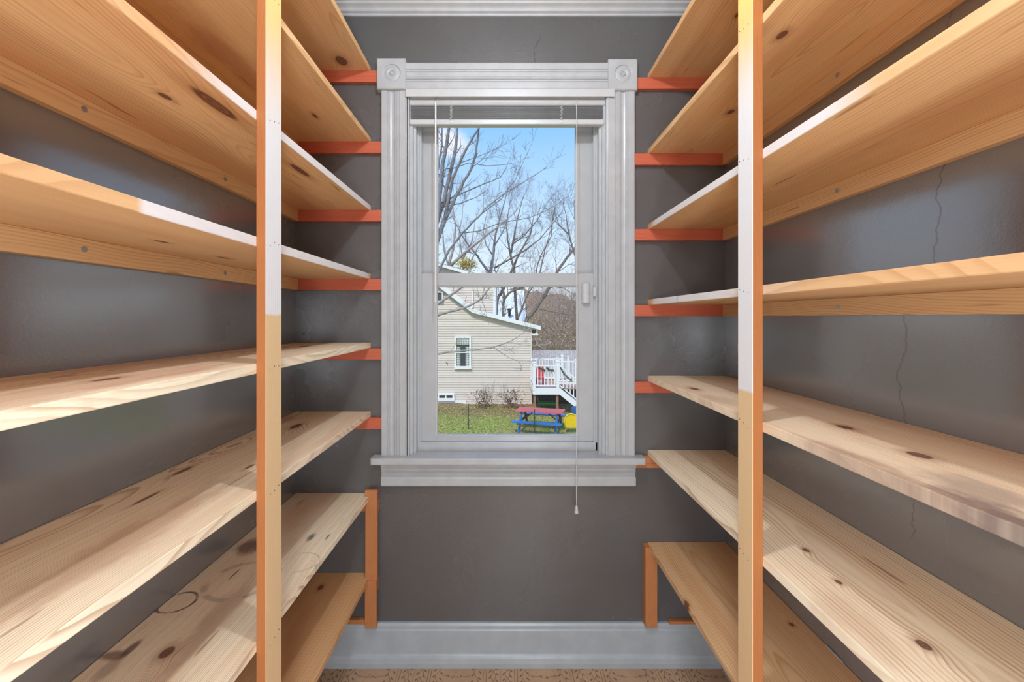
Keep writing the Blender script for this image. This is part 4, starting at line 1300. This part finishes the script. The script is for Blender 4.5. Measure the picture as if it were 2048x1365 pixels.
limb_tree('overhanging_tree', 'low brown branches reaching across the lower pane in front of the beige house', (at(770, 0, 7.5).x, 7.5 - D0), [
    ([(770, 1115), (765, 900), (775, 760), (800, 690)], 30, 12),
    ([(800, 690), (840, 712), (875, 708), (899, 704), (936, 701), (987, 695), (1019, 684), (1036, 674), (1052, 663)], 6, .9),
    ([(987, 695), (1003, 706), (1018, 716), (1039, 724), (1064, 724)], 1.8, .6),
    ([(1019, 684), (1043, 690), (1062, 692)], 1.4, .6),
    ([(790, 690), (840, 645), (872, 632), (905, 622), (931, 615), (960, 600), (971, 588), (982, 570), (1000, 530), (1030, 500)], 7, 1.2),
    ([(790, 690), (840, 638), (872, 611), (905, 588), (935, 566), (943, 520), (965, 480)], 8, 2),
    ([(960, 600), (975, 597), (988, 600), (997, 606)], 1.2, .5),
    ([(978, 650), (972, 625), (968, 612), (963, 600)], .5, 1.2),
], 7.5, M_BARK3, 21, lvl=1, every=7, tw_len=.30, depth_jit=.3)

bt = [
    ('bare tree behind the house roof, twin stems nearest the left of the sky', 30, [([(905, 640), (897, 535), (906, 500), (911, 455), (906, 415)], 9, 2), ([(897, 535), (943, 495), (992, 457), (1030, 425)], 7, 1.5), ([(900, 545), (888, 500), (885, 450), (880, 410)], 4, 1)], M_BARK3),
    ('bare tree with a straight fork rising left of centre above the meeting rail', 31, [([(980, 650), (981, 545), (988, 494), (992, 465), (1003, 425), (1012, 392)], 8, 1.5), ([(981, 545), (974, 540), (955, 512), (937, 491), (922, 468), (908, 440)], 6, 1.3), ([(985, 510), (972, 490), (966, 460), (975, 425)], 3, 1), ([(988, 494), (1010, 455), (1018, 420)], 3, 1)], M_BARK),
    ('bare tree with a curved trunk near the centre of the sky', 32, [([(1034, 640), (1028, 535), (1021, 509), (1015, 480), (1013, 450), (1020, 405)], 7, 1.3), ([(1021, 509), (1029, 471), (1034, 440), (1045, 400)], 5, 1.2), ([(1024, 490), (1050, 470), (1075, 440), (1095, 405)], 3, 1)], M_BARK2),
    ('bare tree leaning right, trunk crossing in front of the white roof', 30.5, [([(990, 650), (993, 622), (994, 601), (1002, 587), (1009, 573), (1024, 540), (1040, 505), (1060, 470)], 9, 3), ([(1006, 640), (1006, 631), (1008, 600), (1007, 585), (1002, 570)], 6, 4), ([(1008, 600), (1020, 585), (1038, 578), (1060, 571), (1080, 545), (1090, 500), (1103, 455)], 5, 1.2), ([(988, 537), (1052, 500), (1080, 478), (1112, 440)], 4, 1)], M_BARK2),
    ('thick leaning tree at the right, rising from behind the house eave', 28.5, [([(1046, 660), (1054, 638), (1073, 617), (1086, 596), (1100, 572), (1114, 545), (1134, 515), (1152, 494), (1175, 470)], 9, 4), ([(1034, 640), (1046, 612), (1055, 590), (1066, 572), (1075, 530), (1083, 509), (1103, 471), (1106, 430)], 4, 1.5), ([(1100, 572), (1125, 576), (1150, 590)], 2, .8), ([(1073, 617), (1095, 622), (1130, 628), (1155, 632)], 2, .8)], M_BARK2),
    ('bare tree with drooping crown at the far right of the sky', 32, [([(1180, 660), (1172, 560), (1150, 510), (1138, 470), (1132, 430)], 8, 1.5), ([(1172, 560), (1160, 480), (1150, 440), (1148, 410)], 5, 1.3), ([(1138, 470), (1118, 450), (1110, 425)], 3, 1)], M_BARK),
    ('pale bare tree far behind the left stems', 33, [([(930, 620), (925, 520), (918, 470), (925, 430)], 6, 1.2), ([(925, 520), (945, 480), (950, 440)], 4, 1)], M_BARK3),
]
for i, (lab, d, limbs, mt) in enumerate(bt):
    b0 = at(limbs[0][0][0][0], 0, d)
    limbs[0][0].insert(0, (limbs[0][0][0][0], CYP + 4.15 * F / d))
    limb_tree('bare_tree', lab, (b0.x, d - D0), limbs, d, mt, 50 + i, lvl=3, every=4, tw_len=1.6, group='bare trees behind the neighbour house', depth_jit=1.2)
limb_tree('yellow_leaf_tree', 'small tree keeping yellow leaves, just above the house roof', (at(935, 0, 28.5).x, 28.5 - D0), [([(936, CYP + 4.15 * F / 28.5), (936, 600), (935, 545), (938, 522)], 4, 1)], 28.5, M_BARK2, 77, lvl=1, every=4, tw_len=.7,
          leaves=(at(934, 529, 28.5), .68, .42, 900, plain('yellow_leaves', lin(206, 184, 90), .8, var=.15)))

# ---- wooded slope behind everything
def wood_mat():
    m, g, b = newmat('wooded_slope')
    x, y, z, co = g.objco()
    n = g.noise(co, .25, 5, .7); f = g.noise(g.comb(x * 3.0, y, z * 1.2), 1.3, 4, .7)
    c = g.ramp(f, [(.25, lin(110, 96, 84)), (.45, lin(150, 128, 108)), (.55, lin(176, 132, 98)), (.7, lin(134, 138, 96)), (.9, lin(176, 170, 160))])
    g.put(b.inputs['Base Color'], c); b.inputs['Roughness'].default_value = 1.0
    return m
bm = bmesh.new()
prev = None
rg = random.Random(9)
for i in range(81):
    x = -60 + i * 1.5
    zt = CZ + (CYP - 604) * 78 / F + 1.2 * math.sin(x * .21) + rg.uniform(-.5, .5)
    zt += 2.6 * math.exp(-((x + .5) / 6.0) ** 2) - 1.5 * max(0, min(1, (-x - 6) / 8))
    row = [bm.verts.new((x, 40, GZ - .05)), bm.verts.new((x, 62, GZ + 3.0)), bm.verts.new((x, 78, zt)), bm.verts.new((x, 100, zt - 2)), bm.verts.new((x, 100, GZ - .05))]
    if prev:
        for k in range(4): bm.faces.new([prev[k], row[k], row[k + 1], prev[k + 1]])
    prev = row
o = obj('hillside', bm, wood_mat(), kind='structure', smooth=True)
bm = bmesh.new()
for i in range(150):
    y = rg.uniform(34, 74); x = rg.uniform(.055, .22) * (y + D0) + .8
    zg = GZ + max(0, (y - 40) * .13)
    h = rg.uniform(2.5, 5.5)
    sprout(bm, (x, y, zg), (rg.uniform(-.2, .2), 0, 1), h, .05, 2, rg, sides=3, bend=.2, kids=(4, 6))
o = obj('thicket', bm, plain('thicket_bark', lin(178, 156, 142), .9, var=.25, scale=2)); tag(o, 'tangle of bare brown saplings on the slope behind the deck', 'thicket', kind='stuff')
bm = bmesh.new()
for i in range(42000):
    y = rg.uniform(33, 70); x = rg.uniform(.035, .185) * (y + D0) + rg.uniform(-.4, .4)
    zg = GZ + max(0, (y - 40) * .13)
    z = zg + abs(rg.gauss(0, 1)) * 1.9
    P = Vector((x, y, z)); e = Vector((rg.uniform(-1, 1), rg.uniform(-1, 1), rg.uniform(-1, 1))) * .065; f2 = Vector((rg.uniform(-1, 1), rg.uniform(-1, 1), rg.uniform(-1, 1))) * .05
    f = bm.faces.new([bm.verts.new(P - e), bm.verts.new(P + f2), bm.verts.new(P + e), bm.verts.new(P - f2)])
    f.material_index = rg.choice((0, 0, 0, 1, 1, 2, 3))
o = obj('thicket_leaves', bm, None, mats=[plain('russet_leaf', lin(206, 164, 134), .9), plain('olive_leaf', lin(164, 168, 126), .9), plain('grey_twig', lin(190, 186, 190), .9), plain('ochre_leaf', lin(216, 186, 132), .9)])
tag(o, 'speckle of russet and olive leaves hanging on in the thicket', 'leaves', kind='stuff')

# ---- shrubs at the foot of the house
def shrub(px, py, w, h, label, seed):
    d = HD - .95; q = at(px, py, d); r = random.Random(seed)
    root = empty('bare_shrub', (q.x, q.y, GZ), label, 'shrub', group='bare shrubs at the foot of the beige house')
    bm = bmesh.new()
    for k in range(9): sprout(bm, (q.x + r.uniform(-.1, .1) * w, q.y, GZ), (r.uniform(-w, w), r.uniform(-.3, .1), h), h * r.uniform(.7, 1.1), .018, 2, r, sides=3, kids=(2, 4))
    o = obj('stems', bm, M_BARK2, root); o['kind'] = 'stuff'
    bm = bmesh.new()
    for k in range(260):
        P = Vector((q.x + r.gauss(0, .28) * w, q.y + r.uniform(-.3, .1), GZ + r.random() ** 1.3 * h)); e = Vector((r.uniform(-1, 1), r.uniform(-1, 1), r.uniform(-1, 1))) * .05; f2 = Vector((r.uniform(-1, 1), 0, r.uniform(-1, 1))) * .035
        bm.faces.new([bm.verts.new(P - e), bm.verts.new(P + f2), bm.verts.new(P + e), bm.verts.new(P - f2)])
    o = obj('dead_leaves', bm, plain('dead_leaf_%d' % seed, lin(128, 92, 70), .9, var=.15), root); o['kind'] = 'stuff'
shrub(968, 812, .7, .85, 'brown withered shrub against the house wall, the left of the two', 31)
shrub(1026, 812, .95, .8, 'brown withered shrub against the house wall, the wider one to the right', 32)
